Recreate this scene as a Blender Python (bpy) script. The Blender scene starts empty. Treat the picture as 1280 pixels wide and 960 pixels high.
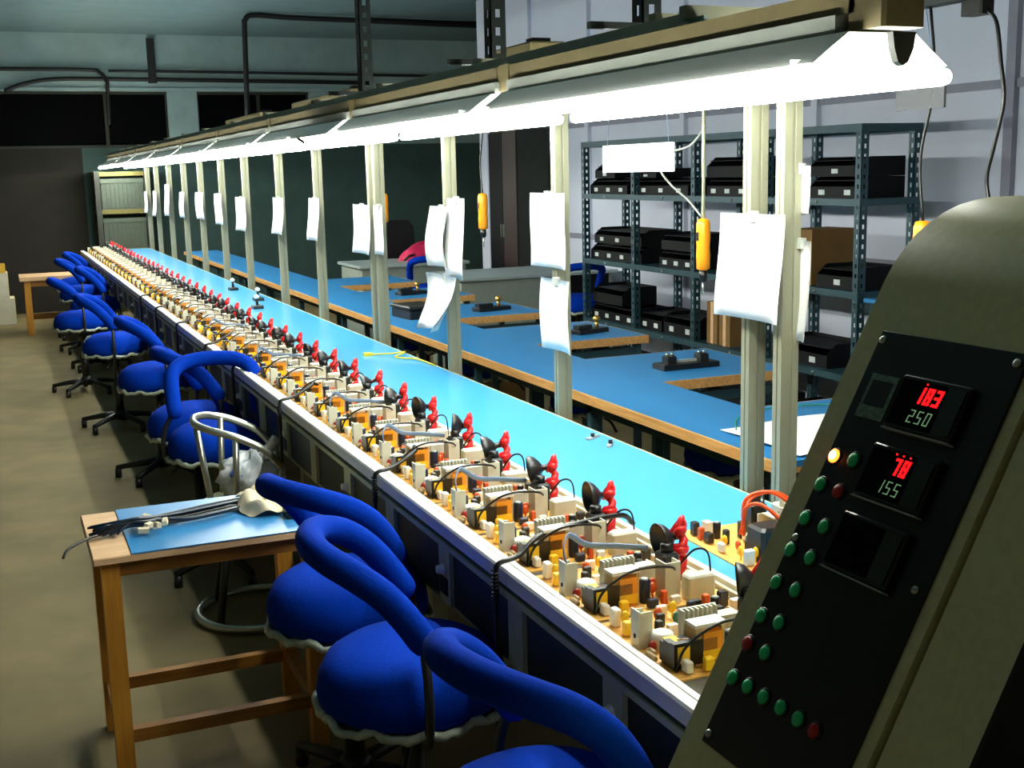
import bpy, math, random
from mathutils import Vector, Matrix
random.seed(7)
scene = bpy.context.scene
COL = scene.collection

# ------------------------------------------------------------------ camera
cam_d = bpy.data.cameras.new('camera')
cam_d.sensor_fit = 'HORIZONTAL'; cam_d.sensor_width = 36.0
cam_d.lens = 1500.0 / 1280.0 * 36.0
cam_d.clip_start = 0.05; cam_d.clip_end = 200
cam = bpy.data.objects.new('camera', cam_d); COL.objects.link(cam)
_R = [[0.91861262, -0.39449799, -0.02285137],
      [-0.08986409, -0.15224118, -0.98424949],
      [0.38480553, 0.90619753, -0.17530188]]      # rows: right, down, forward in world axes
cam.matrix_world = Matrix(((_R[0][0], -_R[1][0], -_R[2][0], 0.0),
                           (_R[0][1], -_R[1][1], -_R[2][1], 0.0),
                           (_R[0][2], -_R[1][2], -_R[2][2], 1.56),
                           (0, 0, 0, 1)))
scene.camera = cam
# ------------------------------------------------------------------ world and exposure
world = bpy.data.worlds.new('world'); scene.world = world
world.use_nodes = True
bg = world.node_tree.nodes['Background']
bg.inputs[0].default_value = (0.80, 0.80, 0.54, 1); bg.inputs[1].default_value = 0.095
scene.view_settings.view_transform = 'Standard'
scene.view_settings.look = 'None'
scene.view_settings.exposure = 0.0
scene.view_settings.gamma = 1.0
scene.view_settings.use_curve_mapping = False
TUBE = 92.0          # radiance of the lit fluorescent tubes

# ------------------------------------------------------------------ materials
def lin(h):
    h = h.lstrip('#'); c = [int(h[i:i+2], 16)/255 for i in (0, 2, 4)]
    return tuple(x/12.92 if x <= 0.04045 else ((x+0.055)/1.055)**2.4 for x in c)
def M(name, hexc, rough=0.6, metal=0.0, var=0.12, scale=18.0, bump=0.0, emis=None, es=0.0, spec=0.5, alpha=1.0, trans=0.0, coat=0.0, stretch=(1,1,1)):
    m = bpy.data.materials.new(name); m.use_nodes = True
    nt = m.node_tree; b = nt.nodes['Principled BSDF']
    c = lin(hexc)
    b.inputs['Roughness'].default_value = rough; b.inputs['Metallic'].default_value = metal
    b.inputs['Specular IOR Level'].default_value = spec
    b.inputs['Alpha'].default_value = alpha
    b.inputs['Transmission Weight'].default_value = trans
    b.inputs['Coat Weight'].default_value = coat
    tc = nt.nodes.new('ShaderNodeTexCoord'); mp = nt.nodes.new('ShaderNodeMapping'); mp.inputs['Scale'].default_value = stretch
    nz = nt.nodes.new('ShaderNodeTexNoise'); nz.inputs['Scale'].default_value = scale; nz.inputs['Detail'].default_value = 5
    nt.links.new(tc.outputs['Object'], mp.inputs[0]); nt.links.new(mp.outputs[0], nz.inputs['Vector'])
    rp = nt.nodes.new('ShaderNodeValToRGB')
    rp.color_ramp.elements[0].position = 0.3; rp.color_ramp.elements[1].position = 0.7
    rp.color_ramp.elements[0].color = tuple(max(0, x*(1-var)) for x in c)+(1,)
    rp.color_ramp.elements[1].color = tuple(min(1, x*(1+var)) for x in c)+(1,)
    nt.links.new(nz.outputs[0], rp.inputs[0]); nt.links.new(rp.outputs[0], b.inputs['Base Color'])
    if bump:
        bp = nt.nodes.new('ShaderNodeBump'); bp.inputs['Strength'].default_value = bump; bp.inputs['Distance'].default_value = 0.01
        nt.links.new(nz.outputs[0], bp.inputs['Height']); nt.links.new(bp.outputs[0], b.inputs['Normal'])
    if emis:
        b.inputs['Emission Color'].default_value = lin(emis)+(1,); b.inputs['Emission Strength'].default_value = es
    return m
def wood(name, c1, c2, axis_scale=(2, 30, 30), rough=0.55):
    m = M(name, c1, rough, var=0.0)
    nt = m.node_tree
    rp = [n for n in nt.nodes if n.type == 'VALTORGB'][0]
    rp.color_ramp.elements[0].color = lin(c1)+(1,); rp.color_ramp.elements[1].color = lin(c2)+(1,)
    mp = [n for n in nt.nodes if n.type == 'MAPPING'][0]; mp.inputs['Scale'].default_value = axis_scale
    nz = [n for n in nt.nodes if n.type == 'TEX_NOISE'][0]; nz.inputs['Scale'].default_value = 2.5; nz.inputs['Distortion'].default_value = 0.8
    return m
MT = dict(
 floor=M('floor_concrete', '#7a6c48', 0.75, var=0.2, scale=3.0, bump=0.05),
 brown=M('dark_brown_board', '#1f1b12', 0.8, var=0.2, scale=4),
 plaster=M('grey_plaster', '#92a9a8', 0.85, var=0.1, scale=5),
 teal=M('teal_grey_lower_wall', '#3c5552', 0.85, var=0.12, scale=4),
 ceilm=M('ceiling_paint', '#627a7c', 0.9, var=0.08, scale=4),
 wallw=M('lavender_white_wall', '#d8dcec', 0.7, var=0.03, scale=3),
 wallrib=M('grey_wall_rail', '#8d8d9c', 0.6, var=0.05),
 glassdark=M('night_glass', '#010202', 0.6, var=0.0, spec=0.05),
 frame_dark=M('dark_window_frame', '#26291f', 0.6),
 alu=M('bright_aluminium', '#e6e6e2', 0.45, 0.1, var=0.05, scale=60, stretch=(20, 0.5, 20)),
 alu_dull=M('dull_aluminium', '#b2b694', 0.6, 0.05, var=0.1),
 greenrec=M('green_recess', '#173818', 0.6),
 panel_dark=M('dark_side_panel', '#14220c', 0.55, var=0.3, scale=6),
 belt=M('conveyor_bed', '#4a4436', 0.8),
 blue_top=M('blue_laminate', '#45aeea', 0.3, var=0.03, scale=6, spec=0.8, coat=0.5),
 blue_dull=M('blue_laminate_bench', '#2c7cb6', 0.35, var=0.06, scale=5),
 woodedge=wood('plywood_edge', '#e0ac68', '#c08a4a', (30, 2, 30)),
 pine=wood('pine_wood', '#cf8f2e', '#b87a22', (30, 30, 2)),
 pine_h=wood('pine_wood_rail', '#a06a20', '#86561a', (2, 30, 30)),
 pine_top=wood('pale_wood_top', '#e3bb92', '#d0a578', (3, 20, 20)),
 post=M('cream_post', '#84846f', 0.45, var=0.03),
 paper=M('white_paper', '#f6f6f4', 0.8, var=0.02),
 paper_dim=M('shaded_card', '#55565a', 0.8, var=0.03),  # shade on the sign's unlit back, put into the base colour
 blue_fab=M('royal_blue_fabric', '#022f9a', 0.92, var=0.1, scale=120, bump=0.12, spec=0.05),
 black=M('black_plastic', '#0b0c0c', 0.4, var=0.2),
 black_metal=M('black_painted_metal', '#141614', 0.45, var=0.2),
 rubber=M('black_rubber', '#0c0f10', 0.38, var=0.15),
 plastic=M('crumpled_clear_plastic', '#a8b0a0', 0.2, var=0.35, scale=25, bump=0.6),
 chrome=M('worn_chrome', '#b9bdb0', 0.28, 0.85, var=0.1),
 bag=M('thin_plastic_bag', '#e0eaf4', 0.18, var=0.5, scale=9, bump=0.5),
 bagblue=M('blue_film', '#2f66cf', 0.3, var=0.3),
 cloth=M('beige_cloth', '#ded0b0', 0.9, var=0.12, scale=10, bump=0.3),
 wire_dark=M('dark_blue_wire', '#12283c', 0.35, var=0.3),
 wire_black=M('black_wire', '#08090a', 0.35),
 wire_grey=M('grey_blue_ribbon', '#6f86a4', 0.5, var=0.1),
 wire_red=M('red_wire', '#e01818', 0.4, var=0.15),
 wire_orange=M('orange_wire', '#f0521a', 0.4, var=0.1),
 wire_white=M('white_wire', '#e8ece6', 0.4),
 wire_yellow=M('yellow_wire', '#e2c822', 0.45),
 wire_green=M('green_wire', '#2f9a63', 0.45),
 pcb=M('phenolic_board', '#f6b055', 0.5, var=0.3, scale=45),
 hs=M('grey_heatsink', '#d2d2c0', 0.45, 0.1, var=0.06),
 tuner=M('tin_can', '#cfcfbe', 0.4, 0.2, var=0.05),
 ferrite=M('black_ferrite', '#121210', 0.4),
 copper=M('copper_coil', '#7a5020', 0.35, 0.3, var=0.3, scale=120),
 tape=M('yellow_tape', '#ffc81e', 0.4, var=0.1),
 golden=M('golden_winding', '#f09a1e', 0.4, var=0.15),
 orangecap=M('orange_capacitor', '#d9551c', 0.4, var=0.1),
 navy=M('navy_capacitor', '#131d33', 0.35),
 white_pl=M('white_connector', '#f0efe6', 0.5, var=0.03),
 tan_core=M('tan_core', '#c8a878', 0.5),
 resistor=M('beige_resistor', '#b8a078', 0.5, var=0.3, scale=90),
 greencap=M('green_part', '#2c6a52', 0.45),
 red_dome=M('dark_red_part', '#8a1410', 0.4),
 lampwhite=M('white_enamel', '#f4f4f0', 0.5, var=0.02),
 lampgrey=M('grey_enamel', '#a9aca6', 0.5, var=0.03),
 chan=M('dull_grey_channel', '#8e928a', 0.7, var=0.04),
 tan=M('tan_trunking', '#6a5f3e', 0.6, var=0.1, scale=8),
 railgreen=M('grey_green_channel', '#8ea29c', 0.5, 0.1, var=0.12),
 hanger=M('slotted_angle_paint', '#0d1614', 0.5, var=0.1),
 conduit=M('dark_conduit', '#090d0c', 0.6),
 tube=M('lit_tube', '#ffffff', 0.4, var=0, emis='#fbfff4', es=TUBE),
 tube_off=M('tube_end_metal', '#e4e0d4', 0.4, 0.2),
 steel=M('blue_grey_rack_steel', '#25464f', 0.45, 0.2, var=0.12),
 bin=M('black_bin_plastic', '#05070a', 0.6, var=0.2, spec=0.2),
 labelw=M('white_label', '#cfd6d4', 0.7, var=0.1),
 card=M('brown_cardboard', '#7a5a2c', 0.8, var=0.12, scale=8),
 card_lt=M('white_carton', '#d8d2bc', 0.8, var=0.06, scale=8),
 card_yel=M('yellow_carton', '#e3b43a', 0.75, var=0.06),
 orange=M('orange_tool_body', '#f59a10', 0.38, var=0.05),
 desk=M('grey_desk_panel', '#8d978c', 0.5, var=0.06),
 desktop=M('grey_desk_top', '#a3b0b0', 0.35, var=0.05),
 pink=M('pink_fabric', '#c9184f', 0.75, var=0.15, scale=14, bump=0.3),
 brass=M('brass', '#c09a50', 0.3, 0.8),
 console=M('console_grey_enamel', '#e2d8a6', 0.45, var=0.06, scale=90, bump=0.02),
 console_dk=M('console_groove', '#1a1d14', 0.6),
 cpanel=M('black_console_panel', '#060a07', 0.35, var=0.2),
 cbez=M('meter_bezel', '#0d120e', 0.3, var=0.1),
 cglass=M('meter_side_strip', '#1c2417', 0.35, var=0.1),
 cplate=M('grey_green_label_plate', '#6f8a78', 0.5, var=0.4, scale=160),
 led_red=M('lit_red_digit', '#ff1010', 0.5, var=0, emis='#ff0d12', es=3.2),
 led_green=M('dim_green_digit', '#b8d8b0', 0.5, var=0, emis='#9fd6a0', es=0.28),
 pilot_on=M('lit_orange_pilot', '#ffb060', 0.4, var=0, emis='#ff6a1c', es=6.0),
 pilot_core=M('lit_pilot_core', '#fff0c0', 0.4, var=0, emis='#fff0b0', es=7.0),
 pilot_green=M('green_pilot_cap', '#22d47c', 0.35, var=0.08),
 pilot_red=M('red_pilot_cap', '#b81414', 0.35, var=0.08),
 pilot_dim=M('dark_pilot_cap', '#0a1c12', 0.35),
 cabred=M('dark_red_brown_door', '#2a1410', 0.5, var=0.15),
 crate=M('grey_ribbed_crate', '#414b3e', 0.6, var=0.1),
 crate_y=M('olive_yellow_band', '#645c26', 0.6, var=0.1),
 sticker=M('silver_tape', '#8fa0a0', 0.35, 0.4),
)

# ------------------------------------------------------------------ mesh builder
class MB:
    def __init__(s): s.v = []; s.f = []; s.sm = []
    def add(s, vs, fs, smooth=False):
        o = len(s.v); s.v += [tuple(p) for p in vs]
        s.f += [tuple(o+i for i in f) for f in fs]; s.sm += [smooth]*len(fs); return s
    def box(s, x0, x1, y0, y1, z0, z1, mat=None):
        vs = [(x, y, z) for x in (x0, x1) for y in (y0, y1) for z in (z0, z1)]
        if mat is not None: vs = [mat @ Vector(p) for p in vs]
        return s.add(vs, [(0, 1, 3, 2), (4, 6, 7, 5), (0, 4, 5, 1), (2, 3, 7, 6), (0, 2, 6, 4), (1, 5, 7, 3)])
    def bbox(s, x0, x1, y0, y1, z0, z1, b=0.004, mat=None):      # box with chamfered vertical edges and top
        pl = [(x0+b, y0), (x1-b, y0), (x1, y0+b), (x1, y1-b), (x1-b, y1), (x0+b, y1), (x0, y1-b), (x0, y0+b)]
        pi = [(x0+2*b, y0+b), (x1-2*b, y0+b), (x1-b, y0+2*b), (x1-b, y1-2*b), (x1-2*b, y1-b), (x0+2*b, y1-b), (x0+b, y1-2*b), (x0+b, y0+2*b)]
        vs = [(x, y, z0) for x, y in pl]+[(x, y, z1-b) for x, y in pl]+[(x, y, z1) for x, y in pi]
        if mat is not None: vs = [mat @ Vector(p) for p in vs]
        fs = [tuple(range(7, -1, -1)), tuple(range(16, 24))]
        for r in (0, 8):
            for i in range(8): j = (i+1) % 8; fs.append((r+i, r+j, r+8+j, r+8+i))
        return s.add(vs, fs)
    def prism(s, poly, axis, a, b, smooth=False):               # poly of 2D points extruded along axis
        def P(p, t):
            return {'x': (t, p[0], p[1]), 'y': (p[0], t, p[1]), 'z': (p[0], p[1], t)}[axis]
        n = len(poly)
        s.add([P(p, a) for p in poly]+[P(p, b) for p in poly], [(i, (i+1) % n, n+(i+1) % n, n+i) for i in range(n)], smooth)
        s.add([P(p, a) for p in poly], [tuple(range(n-1, -1, -1))]); s.add([P(p, b) for p in poly], [tuple(range(n))])
        return s
    def tube(s, pts, r, n=8, cap='flat', flat=None):
        pts = [Vector(p) for p in pts]; k = len(pts)
        rs = list(r) if isinstance(r, (list, tuple)) else [r]*k
        if cap == 'round':
            a, b = pts[0], pts[-1]; da = (a-pts[1]).normalized(); db = (b-pts[-2]).normalized()
            pre = [(a+da*rs[0]*math.sin(t), rs[0]*math.cos(t)) for t in (1.35, 1.0, 0.5)]
            post = [(b+db*rs[-1]*math.sin(t), rs[-1]*math.cos(t)) for t in (0.5, 1.0, 1.35)]
            pts = [p for p, _ in pre]+pts+[p for p, _ in post]; rs = [q for _, q in pre]+rs+[q for _, q in post]; k = len(pts)
        tg = [(pts[min(i+1, k-1)]-pts[max(i-1, 0)]).normalized() for i in range(k)]
        up = Vector((0, 0, 1)) if abs(tg[0].z) < 0.9 else Vector((1, 0, 0))
        nx = tg[0].cross(up).normalized(); vs = []
        for i in range(k):
            nx = (nx-tg[i]*nx.dot(tg[i])).normalized(); ny = tg[i].cross(nx)
            for j in range(n):
                a = 2*math.pi*j/n
                w = (1.0, 1.0) if flat is None else flat
                vs.append(pts[i]+nx*(math.cos(a)*rs[i]*w[0])+ny*(math.sin(a)*rs[i]*w[1]))
        fs = [(i*n+j, i*n+(j+1) % n, (i+1)*n+(j+1) % n, (i+1)*n+j) for i in range(k-1) for j in range(n)]
        s.add(vs, fs, True)
        o = len(s.v)-len(vs)
        s.f += [tuple(o+j for j in range(n-1, -1, -1)), tuple(o+(k-1)*n+j for j in range(n))]; s.sm += [False, False]
        return s
    def lathe(s, prof, n=16, c=(0, 0, 0), mat=None, smooth=True):  # profile of (r, z) turned about z
        vs = []
        for r, z in prof:
            for j in range(n):
                a = 2*math.pi*j/n; p = Vector((r*math.cos(a), r*math.sin(a), z))
                if mat is not None: p = mat @ p
                vs.append(p+Vector(c))
        k = len(prof)
        fs = [(i*n+j, i*n+(j+1) % n, (i+1)*n+(j+1) % n, (i+1)*n+j) for i in range(k-1) for j in range(n)]
        s.add(vs, fs, smooth); o = len(s.v)-len(vs)
        s.f += [tuple(o+j for j in range(n-1, -1, -1)), tuple(o+(k-1)*n+j for j in range(n))]; s.sm += [smooth, smooth]
        return s
    def cyl(s, c, r, h, n=12): return s.lathe([(r, 0), (r, h)], n, c, smooth=True)
    def mesh(s, name, mat):
        me = bpy.data.meshes.new(name); me.from_pydata(s.v, [], s.f)
        me.polygons.foreach_set('use_smooth', s.sm); me.materials.append(MT[mat]); me.update()
        if any(s.sm) and not all(s.sm): pass
        return me
    def build(s, name, mat, parent=None, loc=None):
        o = bpy.data.objects.new(name, s.mesh(name, mat)); COL.objects.link(o)
        if parent: o.parent = parent
        if loc: o.location = loc
        return o
def curve(pts, n=6):                                             # Catmull-Rom through pts
    P = [Vector(p) for p in pts]; P = [P[0]*2-P[1]]+P+[P[-1]*2-P[-2]]; out = []
    for i in range(1, len(P)-2):
        for k in range(n):
            t = k/n; a, b, c, d = P[i-1:i+3]
            out.append(0.5*((2*b)+(c-a)*t+(2*a-5*b+4*c-d)*t*t+(3*b-a-3*c+d)*t**3))
    out.append(P[-2]); return out
def empty(name, loc=(0, 0, 0), rz=0.0):
    o = bpy.data.objects.new(name, None); o.empty_display_size = 0.1; COL.objects.link(o)
    o.location = loc; o.rotation_euler = (0, 0, rz); return o
def tag(o, label, cat, group=None):
    o['label'] = label; o['category'] = cat
    if group: o['group'] = group
    return o
def struct(o, label=None):
    o['kind'] = 'structure'
    if label: o['label'] = label
    return o
ONES = ['', 'first', 'second', 'third', 'fourth', 'fifth', 'sixth', 'seventh', 'eighth', 'ninth', 'tenth', 'eleventh', 'twelfth', 'thirteenth', 'fourteenth', 'fifteenth', 'sixteenth', 'seventeenth', 'eighteenth', 'nineteenth']
def ordn(n):
    if n < 20: return ONES[n]
    t, u = divmod(n, 10); tens = ['', '', 'twent', 'thirt', 'fort', 'fift'][t]
    return tens+'ieth' if u == 0 else tens+'y-'+ONES[u]
class Proto:                                                     # parts shared by copies: (name, mesh, children)
    def __init__(s): s.parts = []
    zk = 1.0
    def part(s, name, mb, mat, sub=(), label=None):
        if s.zk != 1.0:
            for q in [mb]+[m for _, m, _ in sub]: q.v = [(x, y, z*s.zk) for x, y, z in q.v]
        s.parts.append((name, mb.mesh(name, mat), [(n, m.mesh(n, mt)) for n, m, mt in sub], label)); return s
    def place(s, name, label, cat, group, loc, rz=0.0, skip=(), jit=None):
        r = empty(name, loc, rz); tag(r, label, cat, group)
        for n, me, sub, lb in s.parts:
            if n in skip: continue
            o = bpy.data.objects.new(n, me); COL.objects.link(o); o.parent = r
            if lb: o['label'] = lb
            if jit and n in jit: o.location = jit[n][0]; o.rotation_euler = jit[n][1]
            for n2, me2 in sub:
                q = bpy.data.objects.new(n2, me2); COL.objects.link(q); q.parent = o
        return r

# ================================================================== the setting
struct(MB().box(-6, 13, -3, 15.6, -0.1, 0.0).build('floor', 'floor'))
struct(MB().box(-6, 13, -3, 15.6, 3.25, 3.35).build('ceiling', 'ceilm'))
# far wall: solid below the windows, pillars between them, a beam above
WY = 15.5
wf = empty('wall_far', (0, 0, 0)); struct(wf, 'dim far wall with a dark lower face and a pale beam above black windows')
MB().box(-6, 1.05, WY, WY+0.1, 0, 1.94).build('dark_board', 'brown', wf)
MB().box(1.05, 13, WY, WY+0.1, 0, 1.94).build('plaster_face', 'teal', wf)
MB().box(2.08, 2.44, WY-0.04, WY+0.1, 1.94, 2.62).build('pillar', 'plaster', wf)
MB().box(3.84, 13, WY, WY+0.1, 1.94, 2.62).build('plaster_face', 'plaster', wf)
MB().box(-6, 13, WY-0.22, WY+0.1, 2.62, 3.25).build('beam', 'plaster', wf)
MB().box(-6, 13, WY-0.24, WY+0.1, 2.60, 2.63).build('beam_lip', 'plaster', wf)
for i, (x0, x1, mull) in enumerate(((-4.0, 2.08, (-2.2, -0.4, 1.36)), (2.44, 3.84, (3.2,)))):
    w = empty('window_%d' % (i+1), (0, WY, 0)); struct(w, ('wide', 'narrow')[i]+' black night window high on the far wall')
    xs = [x0]+list(mull)+[x1]
    for a, b in zip(xs[:-1], xs[1:]):
        MB().box(a+0.02, b-0.02, 0.03, 0.05, 1.97, 2.57).build('pane', 'glassdark', w)
    fr = MB()
    fr.box(x0, x1, -0.02, 0.05, 1.94, 1.97); fr.box(x0, x1, -0.02, 0.05, 2.57, 2.60)
    for m in xs: fr.box(m-0.02 if m != x0 else m, m+0.02 if m != x1 else m, 0.0, 0.05, 1.97, 2.57)
    fr.build('window_frame', 'frame_dark', w)
# right partition wall with rails
wr = empty('wall_right', (4.72, 0, 0)); struct(wr, 'lavender white partition wall with grey rails on the right')
PH = 3.25
ys = [-1.0, 1.35, 2.95, 4.64, 6.20, 7.75, 9.3, 10.5, 11.5]
for a, b in zip(ys[:-1], ys[1:]):
    for z0, z1 in ((0, 0.98), (0.98, 1.93), (1.93, PH)):
        MB().box(0.0, 0.08, a+0.004, b-0.004, z0+0.004, z1-0.004).build('wall_panel', 'wallw', wr)
for y in ys[1:-1]:
    MB().box(-0.035, 0.0, y-0.03, y+0.03, 0, PH).build('upright', 'wallrib' if abs(y-4.64) < 0.1 else 'wallw', wr)
for z in (0.98, 1.93):
    for a, b in zip(ys[:-1], ys[1:]):
        MB().box(-0.022, 0.0, a+0.035, b-0.035, z-0.022, z+0.022).build('rail', 'wallrib', wr)
MB().box(-0.05, 0.1, 11.5, 11.7, 0, PH).build('column', 'wallw', wr)
kb = empty('dark_cabinet', (4.36, 10.02, 0)); tag(kb, 'tall dark cabinet against the right wall beyond the storage rack', 'cabinet')
MB().box(0, 0.30, 0, 0.66, 0, 1.92).build('carcass', 'frame_dark', kb)
for q in (0, 1):
    dd = MB().box(-0.015, 0.0, 0.01+q*0.325, 0.325+q*0.325, 0.05, 1.90).build('cabinet_door', 'bin' if q else 'cabred', kb)
    MB().box(-0.03, -0.015, 0.29+q*0.06, 0.305+q*0.06, 0.95, 1.07).build('handle', 'chrome', dd)

# ================================================================== conveyor line
CY0, CY1 = 1.26, 14.25
cv = empty('assembly_conveyor', (0.86, CY0, 0)); tag(cv, 'long assembly conveyor with white front rail, dark side panels and blue worktop', 'conveyor')
L = CY1-CY0
def cvp(mb, name, mat): return mb.build(name, mat, cv)
cvp(MB().prism([(0, 0.757), (0.045, 0.757), (0.045, 0.783), (0.034, 0.783), (0.034, 0.789), (0.026, 0.789), (0.026, 0.7845), (0.0225, 0.7845), (0.0225, 0.789), (0.003, 0.789), (0, 0.784)], 'y', 0, L), 'front_rail', 'alu')
cvp(MB().box(0.006, 0.045, 0, L, 0.744, 0.757), 'green_recess', 'greenrec')
cvp(MB().box(0.0, 0.045, 0, L, 0.731, 0.744), 'side_strip', 'alu_dull')
cvp(MB().box(0.045, 0.345, 0, L, 0.755, 0.772), 'conveyor_bed', 'belt')
cvp(MB().prism([(0.335, 0.75), (0.365, 0.75), (0.365, 0.788), (0.357, 0.788), (0.357, 0.792), (0.343, 0.792), (0.343, 0.782), (0.335, 0.782)], 'y', 0, L), 'back_rail', 'hs')
cvp(MB().box(0.365, 0.742, 0, L, 0.757, 0.783), 'blue_worktop', 'blue_top')
cvp(MB().box(0.742, 0.748, 0, L, 0.755, 0.7835), 'worktop_edge', 'alu_dull')
cvp(MB().box(0.050, 0.08, 0, L, 0.548, 0.582), 'lower_rail', 'alu_dull')
cvp(MB().box(0.07, 0.72, 0, L, 0.555, 0.562), 'underside_light_block', 'black_metal')  # unseen closing plate, added to keep lamp light from leaking below
cvp(MB().box(0.70, 0.72, 0, L, 0.545, 0.757), 'back_panel', 'alu_dull')
pw = 0.41; n = int(L/pw)
for i in range(n):
    a = i*pw
    p = MB().box(0.028, 0.036, a+0.035, a+pw-0.035, 0.582, 0.731).build('side_panel', 'panel_dark', cv)
    d = MB().box(0.018, 0.04, a-0.035, a+0.035, 0.582, 0.731)
    q = d.build('panel_divider', 'alu_dull', cv)
    if i % 2 == 1:
        MB().lathe([(0.001, -0.012), (0.010, -0.012), (0.010, 0.0), (0.013, 0.0), (0.013, 0.006)], 12, (0.012, a+0.0, 0.665), Matrix.Rotation(math.pi/2, 3, 'Y')).build('socket_knob', 'white_pl', q)
        MB().box(0.014, 0.02, a-0.022, a+0.022, 0.605, 0.645).build('socket_plate', 'black', q)
for y in [0.3+1.55*i for i in range(9)]:
    for x in (0.19, 0.66):
        cvp(MB().box(x, x+0.045, y-0.022, y+0.022, 0, 0.555), 'leg', 'alu_dull')
    cvp(MB().box(0.235, 0.66, y-0.015, y+0.015, 0.12, 0.16), 'cross_brace', 'alu_dull')

# ------------------------------------------------------------------ circuit boards
pb = Proto(); pb.zk = 1.25
pb.part('board', MB().box(0, 0.284, 0, 0.268, -0.0025, 0), 'pcb')
# line filter by the rail: ferrite frame, copper coil, yellow tape, white cap
core = MB().box(0.018, 0.098, 0.032, 0.044, 0.004, 0.036).box(0.018, 0.098, 0.066, 0.078, 0.004, 0.030).box(0.018, 0.030, 0.044, 0.066, 0.004, 0.034).box(0.084, 0.098, 0.044, 0.066, 0.004, 0.034).box(0.02, 0.03, 0.036, 0.074, 0, 0.004).box(0.085, 0.095, 0.036, 0.074, 0, 0.004)
coil = MB().tube([(0.040, 0.055, 0.020), (0.084, 0.055, 0.020)], 0.0135, 12)
ytape = MB().box(0.024, 0.046, 0.0305, 0.0795, 0.010, 0.0315)
pb.part('line_filter', core, 'ferrite', [('coil', coil, 'copper'), ('yellow_tape', ytape, 'tape'), ('white_cap', MB().box(0.0985, 0.112, 0.036, 0.07, 0.012, 0.031), 'white_pl')])
# L-shaped plate heatsink with a screw hole
pb.part('plate_heatsink', MB().box(0.012, 0.015, 0.135, 0.162, 0, 0.052).box(0.015, 0.038, 0.135, 0.138, 0, 0.050).box(0.012, 0.034, 0.159, 0.162, 0.02, 0.049), 'hs',
        [('screw', MB().lathe([(0.0035, 0), (0.0035, 0.002)], 8, (0.0102, 0.148, 0.016), Matrix.Rotation(math.pi/2, 3, 'Y')), 'black')])
fins = MB().box(0.068, 0.138, 0.100, 0.104, 0, 0.058)
for i in range(8): fins.box(0.069+i*0.0088, 0.0722+i*0.0088, 0.088, 0.100, 0, 0.058)
pb.part('finned_heatsink', fins, 'hs')
pb.part('angle_bracket', MB().box(0.138, 0.182, 0.092, 0.095, 0, 0.04).box(0.179, 0.182, 0.095, 0.128, 0, 0.04).box(0.138, 0.182, 0.092, 0.118, 0.0385, 0.0405), 'hs')
# chopper transformer
pb.part('chopper_transformer', MB().box(0.072, 0.108, 0.032, 0.068, 0.004, 0.044).box(0.074, 0.106, 0.034, 0.066, 0, 0.004), 'golden',
        [('core', MB().box(0.060, 0.072, 0.036, 0.064, 0.0, 0.050).box(0.108, 0.114, 0.036, 0.064, 0, 0.050), 'tan_core'),
         ('top_plate', MB().box(0.058, 0.116, 0.034, 0.066, 0.050, 0.055), 'white_pl'),
         ('yellow_tape', MB().box(0.0715, 0.1085, 0.0312, 0.0688, 0.006, 0.020), 'tape')])
for (x, y, r, h, m) in ((0.130, 0.045, 0.0105, 0.036, 'navy'), (0.134, 0.07, 0.0085, 0.028, 'navy'), (0.05, 0.185, 0.012, 0.03, 'navy'), (0.208, 0.21, 0.0085, 0.028, 'ferrite')):
    pb.part('electrolytic_capacitor', MB().lathe([(r*0.92, 0), (r, 0.002), (r, h-0.002), (r*0.85, h)], 12, (x, y, 0)), m,
            [('capacitor_top', MB().lathe([(r*0.7, 0), (r*0.7, 0.0008)], 10, (x, y, h)), 'lampgrey')])
for (x, y, z, m) in ((0.150, 0.050, 0.018, 'orangecap'), (0.158, 0.066, 0.020, 'orangecap'), (0.150, 0.078, 0.012, 'red_dome'), (0.026, 0.115, 0.008, 'red_dome'), (0.118, 0.19, 0.016, 'greencap'), (0.10, 0.225, 0.014, 'orangecap'), (0.135, 0.235, 0.016, 'tape'), (0.035, 0.225, 0.018, 'tape'), (0.066, 0.24, 0.014, 'tape')):
    pb.part('disc_capacitor', MB().lathe([(0.001, -0.004), (0.007, -0.003), (0.009, 0), (0.007, 0.003), (0.001, 0.004)], 10, (x, y, z), Matrix.Rotation(math.pi/2, 3, 'X')).box(x-0.001, x+0.001, y-0.001, y+0.001, 0, z), m)
pb.part('white_coil', MB().lathe([(0.018, 0), (0.021, 0.005), (0.021, 0.014), (0.018, 0.021), (0.010, 0.024), (0.006, 0.019)], 14, (0.052, 0.128, 0)), 'white_pl')
pb.part('channel_heatsink', MB().box(0.168, 0.171, 0.035, 0.072, 0, 0.056).box(0.171, 0.200, 0.035, 0.038, 0, 0.056).box(0.197, 0.200, 0.038, 0.062, 0, 0.056), 'hs')
pb.part('tuner_can', MB().bbox(0.205, 0.262, 0.012, 0.042, 0, 0.036, 0.003), 'tuner')
pb.part('flyback_transformer', MB().bbox(0.198, 0.234, 0.092, 0.130, 0, 0.052, 0.004).lathe([(0.013, 0), (0.012, 0.012)], 10, (0.216, 0.112, 0.052)), 'black')
pb.part('white_socket', MB().lathe([(0.012, 0), (0.012, 0.022), (0.008, 0.022), (0.008, 0.026)], 12, (0.243, 0.075, 0.0)).box(0.232, 0.268, 0.066, 0.084, 0.0, 0.010), 'white_pl')
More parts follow.
